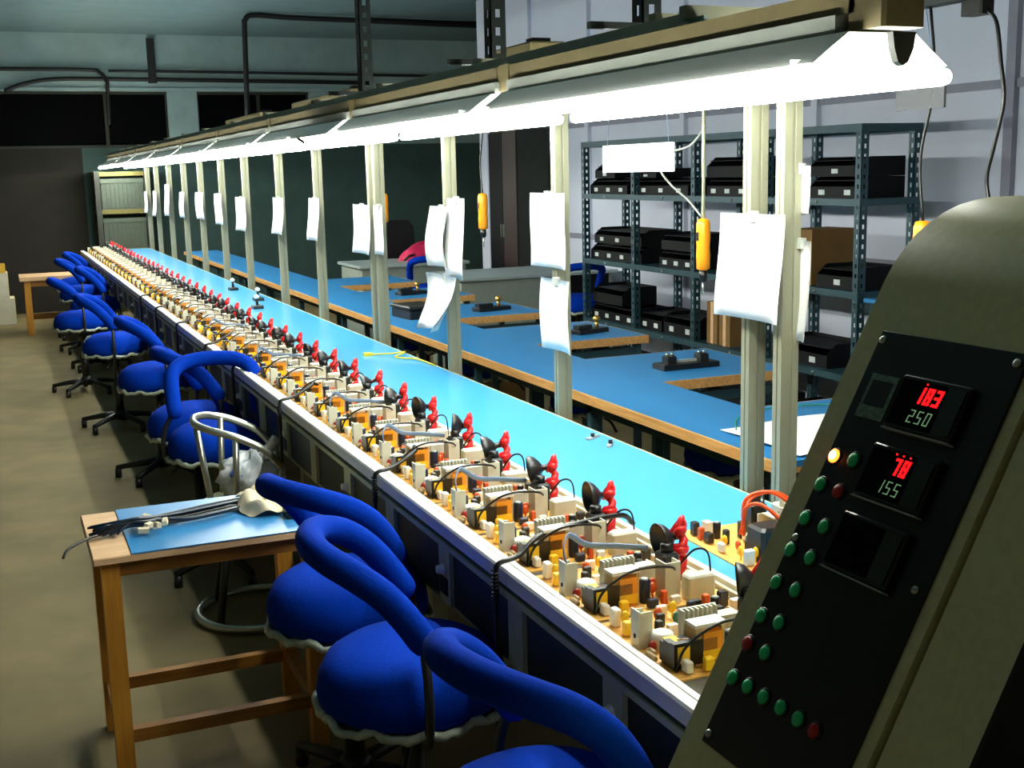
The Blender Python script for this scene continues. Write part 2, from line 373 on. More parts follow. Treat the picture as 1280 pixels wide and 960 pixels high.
for (x, y, l) in ((0.010, 0.075, 0.030), (0.020, 0.095, 0.022), (0.045, 0.205, 0.02), (0.15, 0.15, 0.03)):
    pb.part('resistor', MB().tube([(x, y, 0.005), (x, y+l*0.2, 0.005), (x, y+l*0.8, 0.005), (x, y+l, 0.005)], [0.0035, 0.0045, 0.0045, 0.0035], 8), 'resistor')
pb.part('white_plug', MB().box(0.088, 0.106, 0.165, 0.175, 0, 0.014).box(0.13, 0.17, 0.165, 0.172, 0, 0.012).box(0.24, 0.262, 0.20, 0.215, 0, 0.02), 'white_pl')
for (x, y, w, d, h, m) in ((0.030, 0.012, 0.012, 0.02, 0.016, 'white_pl'), (0.062, 0.008, 0.016, 0.012, 0.018, 'tape'), (0.118, 0.006, 0.02, 0.012, 0.014, 'navy'), (0.150, 0.012, 0.01, 0.012, 0.022, 'orangecap'), (0.168, 0.01, 0.018, 0.01, 0.012, 'white_pl'),
        (0.10, 0.122, 0.014, 0.012, 0.02, 'ferrite'), (0.124, 0.128, 0.01, 0.018, 0.024, 'tape'), (0.152, 0.132, 0.014, 0.008, 0.018, 'greencap'), (0.066, 0.165, 0.012, 0.014, 0.022, 'ferrite'), (0.018, 0.19, 0.014, 0.016, 0.02, 'tape'), (0.02, 0.235, 0.014, 0.02, 0.026, 'white_pl'),
        (0.085, 0.20, 0.016, 0.01, 0.02, 'ferrite'), (0.112, 0.245, 0.02, 0.01, 0.016, 'white_pl'), (0.155, 0.21, 0.012, 0.012, 0.026, 'navy'), (0.175, 0.235, 0.022, 0.014, 0.018, 'ferrite'), (0.205, 0.24, 0.012, 0.012, 0.022, 'orangecap'), (0.235, 0.235, 0.018, 0.014, 0.024, 'ferrite'), (0.048, 0.085, 0.01, 0.012, 0.02, 'white_pl'), (0.18, 0.155, 0.012, 0.016, 0.03, 'ferrite')):
    pb.part('film_capacitor', MB().bbox(x, x+w, y, y+d, 0.002, h, 0.0015), m)
# grey ribbon from the plate heatsink across the board, thin black wires
pb.part('ribbon_cable', MB().tube(curve([(0.022, 0.150, 0.045), (0.026, 0.168, 0.066), (0.05, 0.195, 0.078), (0.095, 0.205, 0.055), (0.150, 0.19, 0.05), (0.205, 0.165, 0.046)]), 0.005, 8, flat=(0.35, 1.0)), 'wire_grey')
pb.part('black_wire', MB().tube(curve([(0.02, 0.03, 0.0), (0.035, 0.022, 0.035), (0.09, 0.01, 0.062), (0.17, 0.02, 0.055), (0.205, 0.06, 0.03)]), 0.0022, 6), 'wire_black')
pb.part('black_wire', MB().tube(curve([(0.236, 0.10, 0.03), (0.252, 0.07, 0.06), (0.272, 0.055, 0.055), (0.276, 0.05, 0.004)]), 0.002, 6), 'wire_black')
# red anode lead: loose bundle standing up, then the black rubber cup
def lead(seed, lean):
    rnd = random.Random(seed); mb = MB(); pts = []
    for i in range(40):
        t = i/39; a = t*math.pi*2*5.5
        rr = 0.0085+0.003*math.sin(t*9+seed)
        pts.append((0.250+lean*t*0.02+rr*math.cos(a), 0.120+0.012*t+rr*math.sin(a), 0.002+0.082*t+0.006*math.sin(a*0.5)))
    mb.tube(pts, 0.0075, 7)
    top = Vector(pts[-1])
    mb.tube(curve([top, top+Vector((0.012, 0.004, 0.014)), top+Vector((0.018, 0.018, 0.008)), top+Vector((0.006, 0.030, -0.012)), Vector((0.262, 0.158, 0.066))]), 0.006, 7)
    mb.tube(curve([(0.252, 0.115, 0.0), (0.262, 0.118, 0.03), (0.256, 0.124, 0.055), (0.268, 0.13, 0.085), (0.262, 0.142, 0.092)]), 0.0042, 6)
    return mb
pb.part('anode_lead', lead(3, 0.5), 'wire_red')
cup_prof = [(0.001, 0.008), (0.010, 0.0075), (0.020, 0.002), (0.0285, -0.009), (0.030, -0.0115), (0.0285, -0.012), (0.020, -0.003), (0.010, 0.002), (0.001, 0.003)]
cup = MB().lathe([(0.001, -0.001), (0.011, -0.002), (0.021, -0.007), (0.0295, -0.017), (0.0305, -0.0185), (0.0312, -0.0165), (0.026, -0.005), (0.016, 0.004), (0.009, 0.008), (0.0065, 0.012), (0.0065, 0.026), (0.001, 0.027)], 18)
cup.v = [(x*1.12, y*1.12, z*1.12) for x, y, z in cup.v]
pb.zk = 1.0; pb.part('anode_cup', cup, 'rubber')
BP = 0.285
NB = 45
skipfar = ('black_wire', 'resistor')
for k in range(NB):
    rnd = random.Random(100+k)
    Y0 = 1.513-BP+0.285*k+rnd.uniform(-0.006, 0.006)
    if Y0 < CY0+0.005 or Y0+0.27 > CY1: 
        if k > 0: continue
        Y0 = CY0+0.006
        continue
    far = Y0 > 8.5
    # the cup's axis points away from its mouth; mouths look left and towards the camera
    ang = math.radians(rnd.choice((-48, -36, -26, -14, 2))+rnd.uniform(-8, 8)); tilt = math.radians(rnd.uniform(72, 96))
    jit = {'anode_cup': ((0.238+rnd.uniform(-0.01, 0.006), 0.155+rnd.uniform(-0.012, 0.012), 0.078+rnd.uniform(-0.006, 0.01)), (0, tilt, ang)),
           'anode_lead': ((rnd.uniform(-0.004, 0.004), rnd.uniform(-0.008, 0.008), 0), (0, 0, 0))}
    sk = set(skipfar) if far else set()
    if Y0 > 6: sk.add('ribbon_cable')
    if Y0 > 4.5 and rnd.random() < 0.5: sk.add('plate_heatsink')
    if rnd.random() < 0.65: sk.add('ribbon_cable')
    pb.place('television_circuit_board', 'tan television circuit board on the conveyor, %s counted from the grey console' % ordn(k), 'circuit board', 'circuit boards queued on the conveyor',
             (0.905, Y0, 0.7745), 0.0, sk, jit)
# a spare board left on the blue worktop with orange wires
sp = pb.place('television_circuit_board', 'spare circuit board lying on the blue worktop beside the console', 'circuit board', 'circuit boards on the worktop', (1.545, 1.86, 0.7860), math.radians(88),
              {'anode_cup', 'anode_lead', 'ribbon_cable'})
for j, pts in enumerate(([(0.12, 0.2, 0.03), (0.10, 0.21, 0.09), (0.06, 0.2, 0.11), (0.03, 0.17, 0.08), (0.04, 0.12, 0.02)], [(0.12, 0.2, 0.03), (0.13, 0.19, 0.10), (0.11, 0.14, 0.115), (0.08, 0.09, 0.07), (0.07, 0.07, 0.01)],
                         [(0.13, 0.2, 0.03), (0.16, 0.16, 0.09), (0.15, 0.1, 0.1), (0.13, 0.04, 0.05)])):
    MB().tube(curve(pts), 0.004, 7).build('orange_wire', 'wire_orange', sp)
MB().bbox(0.02, 0.08, 0.15, 0.22, 0.0, 0.07, 0.006).build('black_flyback', 'black', sp)

# black cables clipped over the front rail and hanging down
for i, y in enumerate((2.10, 2.92, 4.05, 4.92, 5.62, 6.55, 7.44, 8.25)):
    c = empty('tool_cable', (0.85, y, 0.45)); tag(c, 'black tool cable looped over the white rail, %s from the console' % ordn(i+1), 'cable', 'tool cables over the rail')
    far_x = 0.30 if i == 0 else 0.13
    MB().tube(curve([(0.0, 0.01, 0.0), (-0.004, 0.0, 0.12), (-0.004, 0.0, 0.24), (-0.003, 0.0, 0.325), (0.006, 0.0, 0.348), (0.05, 0.005, 0.356), (0.12, 0.03, 0.385), (far_x, 0.06, 0.39), (far_x+0.05, 0.08, 0.36)]), 0.0058, 8).build('sheath', 'wire_black', c)
    MB().tube([(-0.004+0.0065*math.cos(a*0.9), 0.0065*math.sin(a*0.9), 0.27+a*0.0011) for a in range(0, 60)], 0.0022, 5).build('strain_relief', 'rubber', c)

# ------------------------------------------------------------------ small things on the blue worktop
for i, (x, y, rz) in enumerate(((1.555, 3.06, 0.4), (1.558, 2.96, 0.9))):
    c = empty('wire_clip', (x, y, 0.7835), rz); tag(c, ('rear', 'front')[i]+' of two small grey clips at the worktop back edge', 'clip', 'clips on the worktop')
    MB().box(-0.03, 0.0, -0.007, 0.007, 0, 0.006).box(0.0, 0.024, -0.004, 0.004, 0.0, 0.008).build('jaw', 'lampgrey', c)
    MB().lathe([(0.006, 0), (0.006, 0.012)], 8, (-0.005, 0, 0.004)).build('pivot', 'black', c)
c = empty('yellow_lead', (1.54, 4.86, 0.7835)); tag(c, 'yellow lead curled at the back edge of the blue worktop', 'wire')
MB().tube(curve([(-0.10, 0.12, 0.004), (-0.02, 0.05, 0.012), (0.03, 0.0, 0.02), (-0.03, -0.05, 0.01), (0.04, -0.12, 0.006), (0.055, -0.30, 0.004)]), 0.0035, 7).build('lead_wire', 'wire_yellow', c)
MB().box(-0.12, -0.085, 0.105, 0.135, 0, 0.012).build('plug', 'wire_yellow', c)
for i, (x, y) in enumerate(((1.49, 8.43), (1.50, 7.62), (1.40, 7.15))):
    c = empty('toggle_fixture', (x, y, 0.7835)); tag(c, 'small black and silver fixture on the far worktop, %s in the row' % ordn(3-i), 'fixture', 'fixtures on the far worktop')
    MB().bbox(-0.03, 0.03, -0.04, 0.04, 0, 0.02, 0.003).build('base', 'black', c)
    MB().tube([(0, 0, 0.02), (0.0, 0.01, 0.06)], 0.008, 8).build('lever', 'black', c)
    MB().lathe([(0.004, 0), (0.016, 0.008), (0.016, 0.02), (0.004, 0.028)], 10, (0.0, 0.01, 0.055)).build('knob', 'white_pl', c)

# ------------------------------------------------------------------ posts and papers
postY = [2.232, 2.36, 3.415, 4.41, 5.345, 5.44, 6.47, 7.42, 8.50, 9.44, 10.46, 11.40, 12.40, 13.40, 14.20]
pp = Proto()
gx, gy = 0.047, 0.032
pp.part('profile', MB().prism([(0, 0), (0.022, 0), (0.022, 0.004), (0.030, 0.004), (0.030, 0), (gx, 0), (gx, gy), (0, gy), (0, gy-0.013), (0.003, gy-0.013), (0.003, 0.013), (0, 0.013)], 'z', 0.01, 1.862), 'post')
pp.part('foot_plate', MB().box(-0.03, 0.09, -0.03, 0.066, 0, 0.01), 'alu_dull')
pp.part('cross_arm', MB().box(-0.25, gx, 0.004, 0.032, 1.862, 1.89), 'post')
for i, y in enumerate(postY):
    pp.place('aluminium_post', 'cream upright post behind the blue worktop, %s from the console' % ordn(i+1), 'post', 'posts behind the worktop', (1.612, y, 0))
def sheet(name, label, y0, y1, z0, z1, x=1.600, curl=0.02, seed=0, mat='paper', group='papers on the posts', twist=0.0):
    rnd = random.Random(seed); nu, nv = 6, 8; vs = []; fs = []
    for back in (0, 1):
        for j in range(nv+1):
            for i in range(nu+1):
                u, v = i/nu, j/nv
                bend = curl*((2*u-1)**2)*(0.4+0.8*(1-v))+curl*0.8*math.sin(v*3.0+seed)*(1-v)
                yy = y0+(y1-y0)*u+twist*(1-v)*(u-0.5)
                vs.append((-bend-0.003+back*0.0006, yy-(y0+y1)/2, (z1-z0)*v))
    N = (nu+1)*(nv+1)
    for j in range(nv):
        for i in range(nu):
            a = j*(nu+1)+i
            fs.append((a, a+nu+1, a+nu+2, a+1)); fs.append((N+a, N+a+1, N+a+nu+2, N+a+nu+1))
    for i in range(nu):
        for b in (0, nv*(nu+1)): fs.append((b+i, b+i+1, N+b+i+1, N+b+i))
    for j in range(nv):
        for b in (0, nu): a = j*(nu+1)+b; fs.append((a, a+nu+1, N+a+nu+1, N+a))
    o = empty(name, (x, (y0+y1)/2, z0)); tag(o, label, 'paper', group)
    MB().add(vs, fs, True).build('leaf', mat, o)
    MB().box(-0.012, 0.004, -0.012, 0.012, z1-z0-0.018, z1-z0+0.006).build('clip', 'lampgrey', o)
    return o
sheet('instruction_sheet', 'large white instruction sheet on the front pair of posts', 2.20, 2.455, 1.208, 1.45, seed=1, curl=0.012)
sheet('instruction_sheet', 'narrow white sheet hanging behind the large front instruction sheet', 2.19, 2.275, 1.165, 1.39, x=1.662, seed=2, curl=0.01)
sheet('instruction_sheet', 'small white note beside the top of the front pair of posts', 2.20, 2.28, 1.45, 1.555, x=1.662, seed=3, curl=0.004)
sheet('instruction_sheet', 'upper white sheet on the third post from the console', 3.31, 3.565, 1.255, 1.488, seed=4, curl=0.012)
sheet('instruction_sheet', 'lower white sheet on the third post from the console', 3.285, 3.49, 0.995, 1.222, seed=5, curl=0.015)
sheet('instruction_sheet', 'folded left white sheet on the fourth post from the console', 4.32, 4.52, 1.195, 1.43, seed=6, curl=0.03)
sheet('instruction_sheet', 'right white sheet on the fourth post from the console', 4.185, 4.37, 1.16, 1.462, x=1.61, seed=7, curl=0.012)
sheet('instruction_sheet', 'lowest curled white sheet on the fourth post from the console', 4.23, 4.57, 0.955, 1.165, seed=8, curl=0.05, twist=-0.18)
sheet('instruction_sheet', 'left white sheet on the second pair of posts', 5.38, 5.655, 1.188, 1.418, seed=9, curl=0.012)
sheet('instruction_sheet', 'right white sheet on the second pair of posts', 5.215, 5.35, 1.195, 1.418, x=1.61, seed=10, curl=0.01)
for i, (y0, y1, z0, z1) in enumerate(((6.30, 6.53, 1.21, 1.438), (7.17, 7.45, 1.21, 1.43), (8.34, 8.70, 1.185, 1.42), (9.26, 9.58, 1.20, 1.435), (10.12, 10.51, 1.215, 1.44), (11.16, 11.45, 1.205, 1.435), (12.12, 12.45, 1.195, 1.50), (13.16, 13.45, 1.165, 1.43), (13.98, 14.25, 1.18, 1.42))):
    sheet('instruction_sheet', 'white sheet on the %s post from the console' % ordn(i+7), y0, y1, z0, z1, seed=20+i, curl=0.014)

# ================================================================== overhead lights
bm = empty('lighting_beam', (1.30, 1.58, 1.76)); tag(bm, 'tan overhead trunking beam with grey-green channel carrying the tube lights', 'beam')
LY1 = 15.1
y = 1.62; seg = []
while y < LY1: seg.append((y, min(y+1.49, LY1))); y += 1.5
for a, b in seg:
    MB().box(1.300-1.3, 1.400-1.3, a-1.58, b-1.58, 0.037, 0.077).build('trunking', 'tan', bm)
    MB().box(1.296-1.3, 1.404-1.3, b-1.58-0.08, b-1.58-0.02, 0.010, 0.080).build('joint_cover', 'tan', bm)
MB().prism([(0.025, 0.077), (0.09, 0.077), (0.09, 0.106), (0.082, 0.106), (0.082, 0.084), (0.033, 0.084), (0.033, 0.106), (0.025, 0.106)], 'y', 2.2-1.58, LY1-1.58).build('top_channel', 'railgreen', bm)
MB().bbox(0.0, 0.085, -0.03, 0.06, 0.008, 0.16, 0.006).build('end_box', 'tan', bm)
MB().prism([(0.016, 0.0), (0.062, 0.0), (0.058, -0.025), (0.048, -0.046), (0.038, -0.052), (0.028, -0.046), (0.020, -0.025)], 'y', -0.034, -0.020).build('end_bracket', 'frame_dark', bm)
lp_reflector = MB()
def strip(mb, pts, y0, y1, t=0.0015):
    for (a, b) in zip(pts[:-1], pts[1:]):
        mb.prism([a, b, (b[0], b[1]+t), (a[0], a[1]+t)], 'y', y0, y1)
FL = 1.42
for k in range(9):
    y0 = 1.60+1.5*k
    f = empty('tube_light', (1.2, y0, 1.69)); tag(f, 'twin fluorescent tube light over the conveyor, %s from the console' % ordn(k+1), 'light', 'tube lights over the conveyor')
    r = MB(); strip(r, [(0.004, 0.024), (0.074, 0.074), (0.209, 0.074), (0.276, 0.024)], 0, FL); r.build('reflector', 'lampwhite', f)
    MB().box(0.086, 0.198, 0.05 if k == 0 else 0.0, FL, 0.076, 0.1065).build('ballast_channel', 'chan', f)
    for s, x in enumerate((-0.002, 0.282)):
        a, b = (0.014, FL-0.014)
        if k == 2 and s == 0: a = 0.62
        t = MB().tube([(x, a, 0.0075), (x, b, 0.0075)], 0.0145, 12, 'round').build('tube', 'tube', f)
        q = 1 if s == 0 else -1
        for e in (a+0.03, b-0.035):
            MB().box(min(x, x+q*0.03), max(x, x+q*0.03), e, e+0.005, 0.0215, 0.034).build('lamp_holder', 'lampwhite', f)
# slotted angle hangers to the ceiling
def slotted(mb, x, y, z0, z1, w=0.05, step=0.055, t=0.004):
    for (dx, dy) in ((1, 0), (0, 1)):
        def bx(a, b, zz0, zz1):
            if dx: mb.box(x+a, x+b, y, y+t, zz0, zz1)
            else: mb.box(x, x+t, y+a, y+b, zz0, zz1)
        bx(0, w*0.34, z0, z1); bx(w*0.66, w, z0, z1)
        z = z0
        while z < z1: bx(w*0.34, w*0.66, z, min(z+step*0.55, z1)); z += step
    return mb
for i, y in enumerate((2.62, 3.58, 5.02)):
    h = empty('ceiling_hanger', (1.475, y, 1.89)); tag(h, 'dark slotted angle hanger from beam to ceiling, %s from the console' % ordn(i+1), 'hanger', 'slotted hangers above the lights')
    slotted(MB(), 0, 0, 0, 1.36, 0.052).build('slotted_angle', 'hanger', h)
    MB().box(-0.14, 0.052, 0.0, 0.02, -0.004, 0.012).build('bracket', 'hanger', h)
    MB().box(-0.03, 0.08, -0.03, 0.08, 1.345, 1.36).build('ceiling_plate', 'hanger', h)
for i, (y, w) in enumerate(((3.40, 0.30), (5.4, 1.15), (7.4, 1.15))):
    b = empty('ballast_box', (1.53, y, 1.892)); tag(b, 'tan ballast box on top of the posts behind the beam, %s from the console' % ordn(i+1), 'box', 'ballast boxes above the posts')
    MB().bbox(0.0, 0.12, 0, w, 0.0, 0.05, 0.005).build('case', 'tan', b)
    MB().box(0.03, 0.09, 0.05, 0.1, 0.05, 0.065).build('terminal_cover', 'black', b)

# ================================================================== control console
con = empty('control_console', (0.62, 0.8, 0)); tag(con, 'grey control console with sloping black panel, pilot lamps and red digital meters', 'console')
A = Vector((0.708, 0, 0.826)); B = Vector((1.02, 0, 1.412)); U = (B-A).normalized(); NV = Vector((-U.z, 0, U.x))
prof = [(0.62, 0.0), (0.62, 0.66), (0.708, 0.826), (1.02, 1.412)]
for x, z in ((1.033, 1.432), (1.05, 1.452), (1.067, 1.468), (1.087, 1.4815), (1.111, 1.4945), (1.138, 1.504), (1.163, 1.509), (1.191, 1.512)): prof.append((x, z))
prof += [(1.72, 1.512), (1.74, 1.50), (1.74, 0.0)]
def off(pl, o, ins=0.0): return [(x-o[0], z-o[2]) for x, z in pl]
o0 = (0.62, 0.8, 0)
h1 = MB().prism(off(prof, o0), 'y', 0.113, 0.40, True)
def flatten(o):
    m = o.modifiers.new('edge', 'EDGE_SPLIT'); m.split_angle = math.radians(35); return o
flatten(h1.build('housing', 'console', con))
flatten(MB().prism(off(prof, o0), 'y', 0.0, 0.102, True).build('end_section', 'console', con))
inner = [(max(x, 0.632)+(0.01 if x < 1.05 else 0), z-(0.008 if z > 0.7 else 0)) for x, z in prof]
MB().prism(off(inner, o0), 'y', 0.102, 0.113).build('groove', 'console_dk', con)
MB().prism(off(prof, o0), 'y', -0.006, 0.0).build('end_plate', 'cpanel', con)
ROT = Matrix(((0, U.x, NV.x), (-1, 0, 0), (0, U.z, NV.z)))   # local x -> -Y, local y -> up the slope, local z -> outward
def FP(Y, s, n=0.0):
    p = A+U*s+NV*n; return Vector((p.x, Y, p.z))-Vector(o0)
def fbox(Ya, Yb, sa, sb, n0, n1, name, mat, parent=None, b=0.0, label=None):   # box lying on the sloping face, own origin at its corner
    o = (MB().bbox(0, abs(Ya-Yb), 0, sb-sa, 0, n1-n0, b) if b else MB().box(0, abs(Ya-Yb), 0, sb-sa, 0, n1-n0)).build(name, mat, con)
    o.matrix_local = Matrix.Translation(FP(max(Ya, Yb), sa, n0)) @ ROT.to_4x4()
    if label: o['label'] = label
    return o
pnl = fbox(1.16, 0.93, 0.055, 0.600, 0.0005, 0.004, 'front_panel', 'cpanel', b=0.001, label='glossy black sloping panel')
def sub(parent, mb, name, mat, label=None):                    # piece in the panel's own plane coordinates
    o = mb.build(name, mat, parent)
    if label: o['label'] = label
    return o
PX = lambda Y: 1.16-Y            # panel-local coordinates
PS = lambda s: s-0.055
def pbox(Ya, Yb, sa, sb, n0, n1): return MB().box(PX(max(Ya, Yb)), PX(min(Ya, Yb)), PS(sa), PS(sb), n0, n1)
T = 0.0035
for Y, s in ((1.152, 0.588), (0.942, 0.588), (1.152, 0.325), (0.945, 0.325), (1.152, 0.067), (0.942, 0.067)):
    sub(pnl, MB().lathe([(0.0052, 0), (0.0052, 0.0015), (0.003, 0.003), (0.0005, 0.0032)], 12, (PX(Y), PS(s), T)), 'screw', 'chrome')
lb = sub(pnl, pbox(1.143, 1.096, 0.489, 0.545, T, T+0.0015), 'label_plate', 'cplate')
# meters as parts of the console with their own displays
SEG = {'0': 'abcdef', '1': 'bc', '2': 'abged', '3': 'abgcd', '5': 'afgcd', '7': 'abc', '8': 'abcdefg', 'C': 'afed'}
def digits(txt, x, yb, w, h, t, z0, z1, pitch, slant=0.12):
    mb = MB()
    for i, ch in enumerate(txt):
        ox = x+i*pitch
        segs = {'a': (0, h-t, w, h), 'g': (0, h/2-t/2, w, h/2+t/2), 'd': (0, 0, w, t), 'f': (0, h/2, t, h), 'b': (w-t, h/2, w, h), 'e': (0, 0, t, h/2), 'c': (w-t, 0, w, h/2)}
        for s in SEG[ch]:
            a, b, c, d = segs[s]; g = t*0.12
            a, b, c, d = a+g, b+g, c-g, d-g
            mb.add([(ox+p+slant*q, yb+q, z) for z in (z0, z1) for p, q in ((a, b), (c, b), (c, d), (a, d))], [(3, 2, 1, 0), (4, 5, 6, 7), (0, 1, 5, 4), (1, 2, 6, 5), (2, 3, 7, 6), (3, 0, 4, 7)])
    return mb
for i, (sa, sb, red, grn) in enumerate(((0.484, 0.550, '183', '250'), (0.398, 0.464, '78', '155'), (0.309, 0.378, None, None))):
    me = fbox(1.084, 0.977, sa, sb, 0.004, 0.013, 'digital_meter', 'cbez', b=0.002, label=('upper temperature meter reading 183 over 250', 'middle temperature meter reading 78 over 155', 'lowest dark unlit meter')[i])
    MB().box(0.004, 0.074, 0.005, sb-sa-0.005, 0.009, 0.0098).build('display_window', 'glassdark', me)
    MB().box(0.078, 0.103, 0.006, sb-sa-0.006, 0.009, 0.0105).build('key_strip', 'cglass', me)
    MB().box(0.0, 0.107, -0.002, 0.0, 0.0, 0.0098).build('bezel_lip', 'lampgrey', me)
    if red:
        w = 0.0105
        digits(red, 0.033 if len(red) == 3 else 0.044, 0.034, w, 0.021, 0.0042, 0.0098, 0.0104, 0.0138).build('red_digits', 'led_red', me)['label'] = 'lit red digits '+red
        digits(grn, 0.034, 0.011, 0.008, 0.016, 0.0017, 0.0098, 0.0102, 0.0128).build('green_digits', 'led_green', me)['label'] = 'pale green digits '+grn
        for d in range(1 if i == 0 else 3):
            MB().lathe([(0.0011, 0), (0.0011, 0.0006)], 8, (0.044+d*0.011, 0.0585, 0.0098)).build('indicator_dot', 'led_red', me)
MB().box(0.006, 0.041, 0.016, 0.048, 0.0015, 0.0022).build('plate_window', 'cbez', lb, (PX(1.143), PS(0.489), T))
pil = [(1.146, 0.434, 'on'), (1.112, 0.436, 'dimg'), (1.148, 0.396, 'g'), (1.114, 0.395, 'dimr'), (1.149, 0.351, 'g'), (1.112, 0.350, 'g'), (1.150, 0.309, 'g'), (1.112, 0.310, 'g'), (1.150, 0.266, 'g'), (1.113, 0.268, 'g'), (1.150, 0.222, 'g'), (1.116, 0.225, 'g'),
       (1.152, 0.185, 'r'), (1.117, 0.186, 'g'), (1.152, 0.140, 'g'), (1.121, 0.141, 'g'), (1.089, 0.141, 'g'), (1.056, 0.142, 'g'), (1.024, 0.142, 'g'), (0.995, 0.141, 'dimr')]
for Y, s, kind in pil:
    mt = {'on': 'pilot_on', 'g': 'pilot_green', 'dimg': 'pilot_green', 'r': 'pilot_red', 'dimr': 'pilot_red'}[kind]
    bz = MB().lathe([(0.0112, 0), (0.0112, 0.0012), (0.0100, 0.0018), (0.0090, 0.0018)], 16, (0, 0, 0)).build('pilot_lamp', 'cbez', con)
    bz.matrix_local = Matrix.Translation(FP(Y, s, 0.004)) @ ROT.to_4x4()
    cp = MB().lathe([(0.0088, 0.0018), (0.0088, 0.003), (0.0075, 0.0042), (0.004, 0.0050), (0.0005, 0.0052)], 16).build('lens_cap', mt, bz)
    bz['label'] = {'on': 'lit orange pilot lamp', 'g': 'green pilot lamp', 'dimg': 'green pilot lamp', 'r': 'red pilot lamp', 'dimr': 'dark red pilot lamp'}[kind]
    if kind == 'on': MB().lathe([(0.0058, 0.0046), (0.003, 0.0054), (0.0005, 0.0055)], 12).build('glowing_core', 'pilot_core', bz)

# ================================================================== blue chairs
def make_chair(back=True, ox=-0.025):
    p = Proto()
    p.part('seat', MB().lathe([(0.13, 0.480), (0.178, 0.482), (0.194, 0.494), (0.199, 0.516), (0.194, 0.548), (0.178, 0.578), (0.146, 0.598), (0.10, 0.608), (0.05, 0.613), (0.005, 0.614)], 32, (ox, 0, 0)), 'blue_fab')
    p.part('seat_pan', MB().lathe([(0.03, 0.462), (0.12, 0.464), (0.184, 0.472), (0.190, 0.482), (0.12, 0.485)], 28, (ox, 0, 0)), 'black')
    pts = []; rs = []
    rnd = random.Random(5)
    for i in range(73):
        a = 2*math.pi*i/72; r0 = 0.196+0.006*math.sin(a*7)
        pts.append((ox+r0*math.cos(a), r0*math.sin(a), 0.482+0.006*math.sin(a*11)+0.004*math.sin(a*23))); rs.append(0.008+0.004*rnd.random())
    p.part('plastic_wrap', MB().tube(pts, rs, 7), 'plastic')
    if back:
        half = [(-0.02, -0.160, 0.665), (-0.05, -0.163, 0.712), (-0.09, -0.163, 0.762), (-0.14, -0.152, 0.802), (-0.188, -0.112, 0.826), (-0.213, -0.058, 0.835)]
        path = half+[(-0.22, 0.0, 0.837)]+[(x, -y, z) for x, y, z in reversed(half)]
        p.part('backrest', MB().tube(curve(path, 5), 0.0295, 16, 'round'), 'blue_fab')
        for s in (-1, 1):
            p.part('support_rod', MB().tube(curve([(-0.02, s*0.162, 0.67), (-0.018, s*0.200, 0.60), (-0.018, s*0.212, 0.53), (-0.02, s*0.195, 0.466), (-0.02, s*0.14, 0.466)]), 0.0095, 8), 'black_metal')
    p.part('gas_column', MB().lathe([(0.026, 0.08), (0.026, 0.30), (0.019, 0.302), (0.019, 0.43), (0.05, 0.44), (0.07, 0.464)], 14, (ox, 0, 0)), 'black_metal')
    p.part('height_lever', MB().tube(curve([(0.0, -0.05, 0.45), (-0.05, -0.14, 0.445), (-0.07, -0.19, 0.41)]), 0.007, 7), 'black')
    for i in range(5):
        a = 2*math.pi*i/5+0.3; c, s = math.cos(a), math.sin(a)
        leg = MB().tube([(ox+0.02*c, 0.02*s, 0.085), (ox+0.12*c, 0.12*s, 0.075), (ox+0.25*c, 0.25*s, 0.052)], [0.022, 0.018, 0.013], 8)
        p.part('leg', leg, 'black_metal', [('glide', MB().cyl((ox+0.242*c, 0.242*s, 0.0), 0.017, 0.045, 10), 'black')])
    p.part('hub', MB().lathe([(0.04, 0.055), (0.042, 0.10), (0.03, 0.12)], 14, (ox, 0, 0)), 'black_metal')
    return p
chair = make_chair(); stool = make_chair(False, 0.0)
CH = [(0.792, 1.615, 12, 'blue chair nearest the camera, its padded horseshoe back beside the console'),
      (0.742, 2.255, -11, 'second blue chair from the console, pulled up between table and conveyor'),
      (0.766, 2.785, 22, 'third blue chair, its back reaching over the end of the wooden table'),
      (0.74, 4.70, -95, 'blue chair directly behind the bare chrome chair'),
      (0.80, 5.18, 6, 'blue chair with long back, just beyond the bare chrome chair'),
      (0.77, 6.45, -2, 'blue chair half hidden by the front tubes of the next chairs'),
      (0.66, 7.90, -8, 'blue chair with a silver tape patch on its seat edge'),
      (0.56, 9.40, 0, 'blue chair standing furthest out from the line, dark star base on the floor'),
      (0.82, 10.5, -10, 'third from last blue chair towards the far wall'),
      (0.72, 11.7, -5, 'second to last blue chair towards the far wall'),
      (0.84, 12.7, -12, 'last blue chair at the far end of the line')]
for x, y, r, lab in CH:
    pr = chair if x < 0.75 else make_chair(True, -0.025-(x-0.742))
    c = pr.place('work_chair', lab, 'chair', 'blue chairs along the conveyor', (x, y, 0), math.radians(r))
    if 'tape' in lab:
        pts = []
        MB().prism([(-0.206, 0.515), (-0.16, 0.515), (-0.16, 0.60), (-0.188, 0.595), (-0.203, 0.57)], 'y', -0.06, 0.0).build('tape_patch', 'sticker', c)
for i, (x, y) in enumerate(((2.42, 3.60), (2.44, 4.80), (2.42, 5.92), (2.42, 7.05))):
    stool.place('work_stool', 'backless blue stool under the far bench, %s from the console' % ordn(i+1), 'stool', 'blue stools at the far bench', (x, y, 0), 0.4*i)

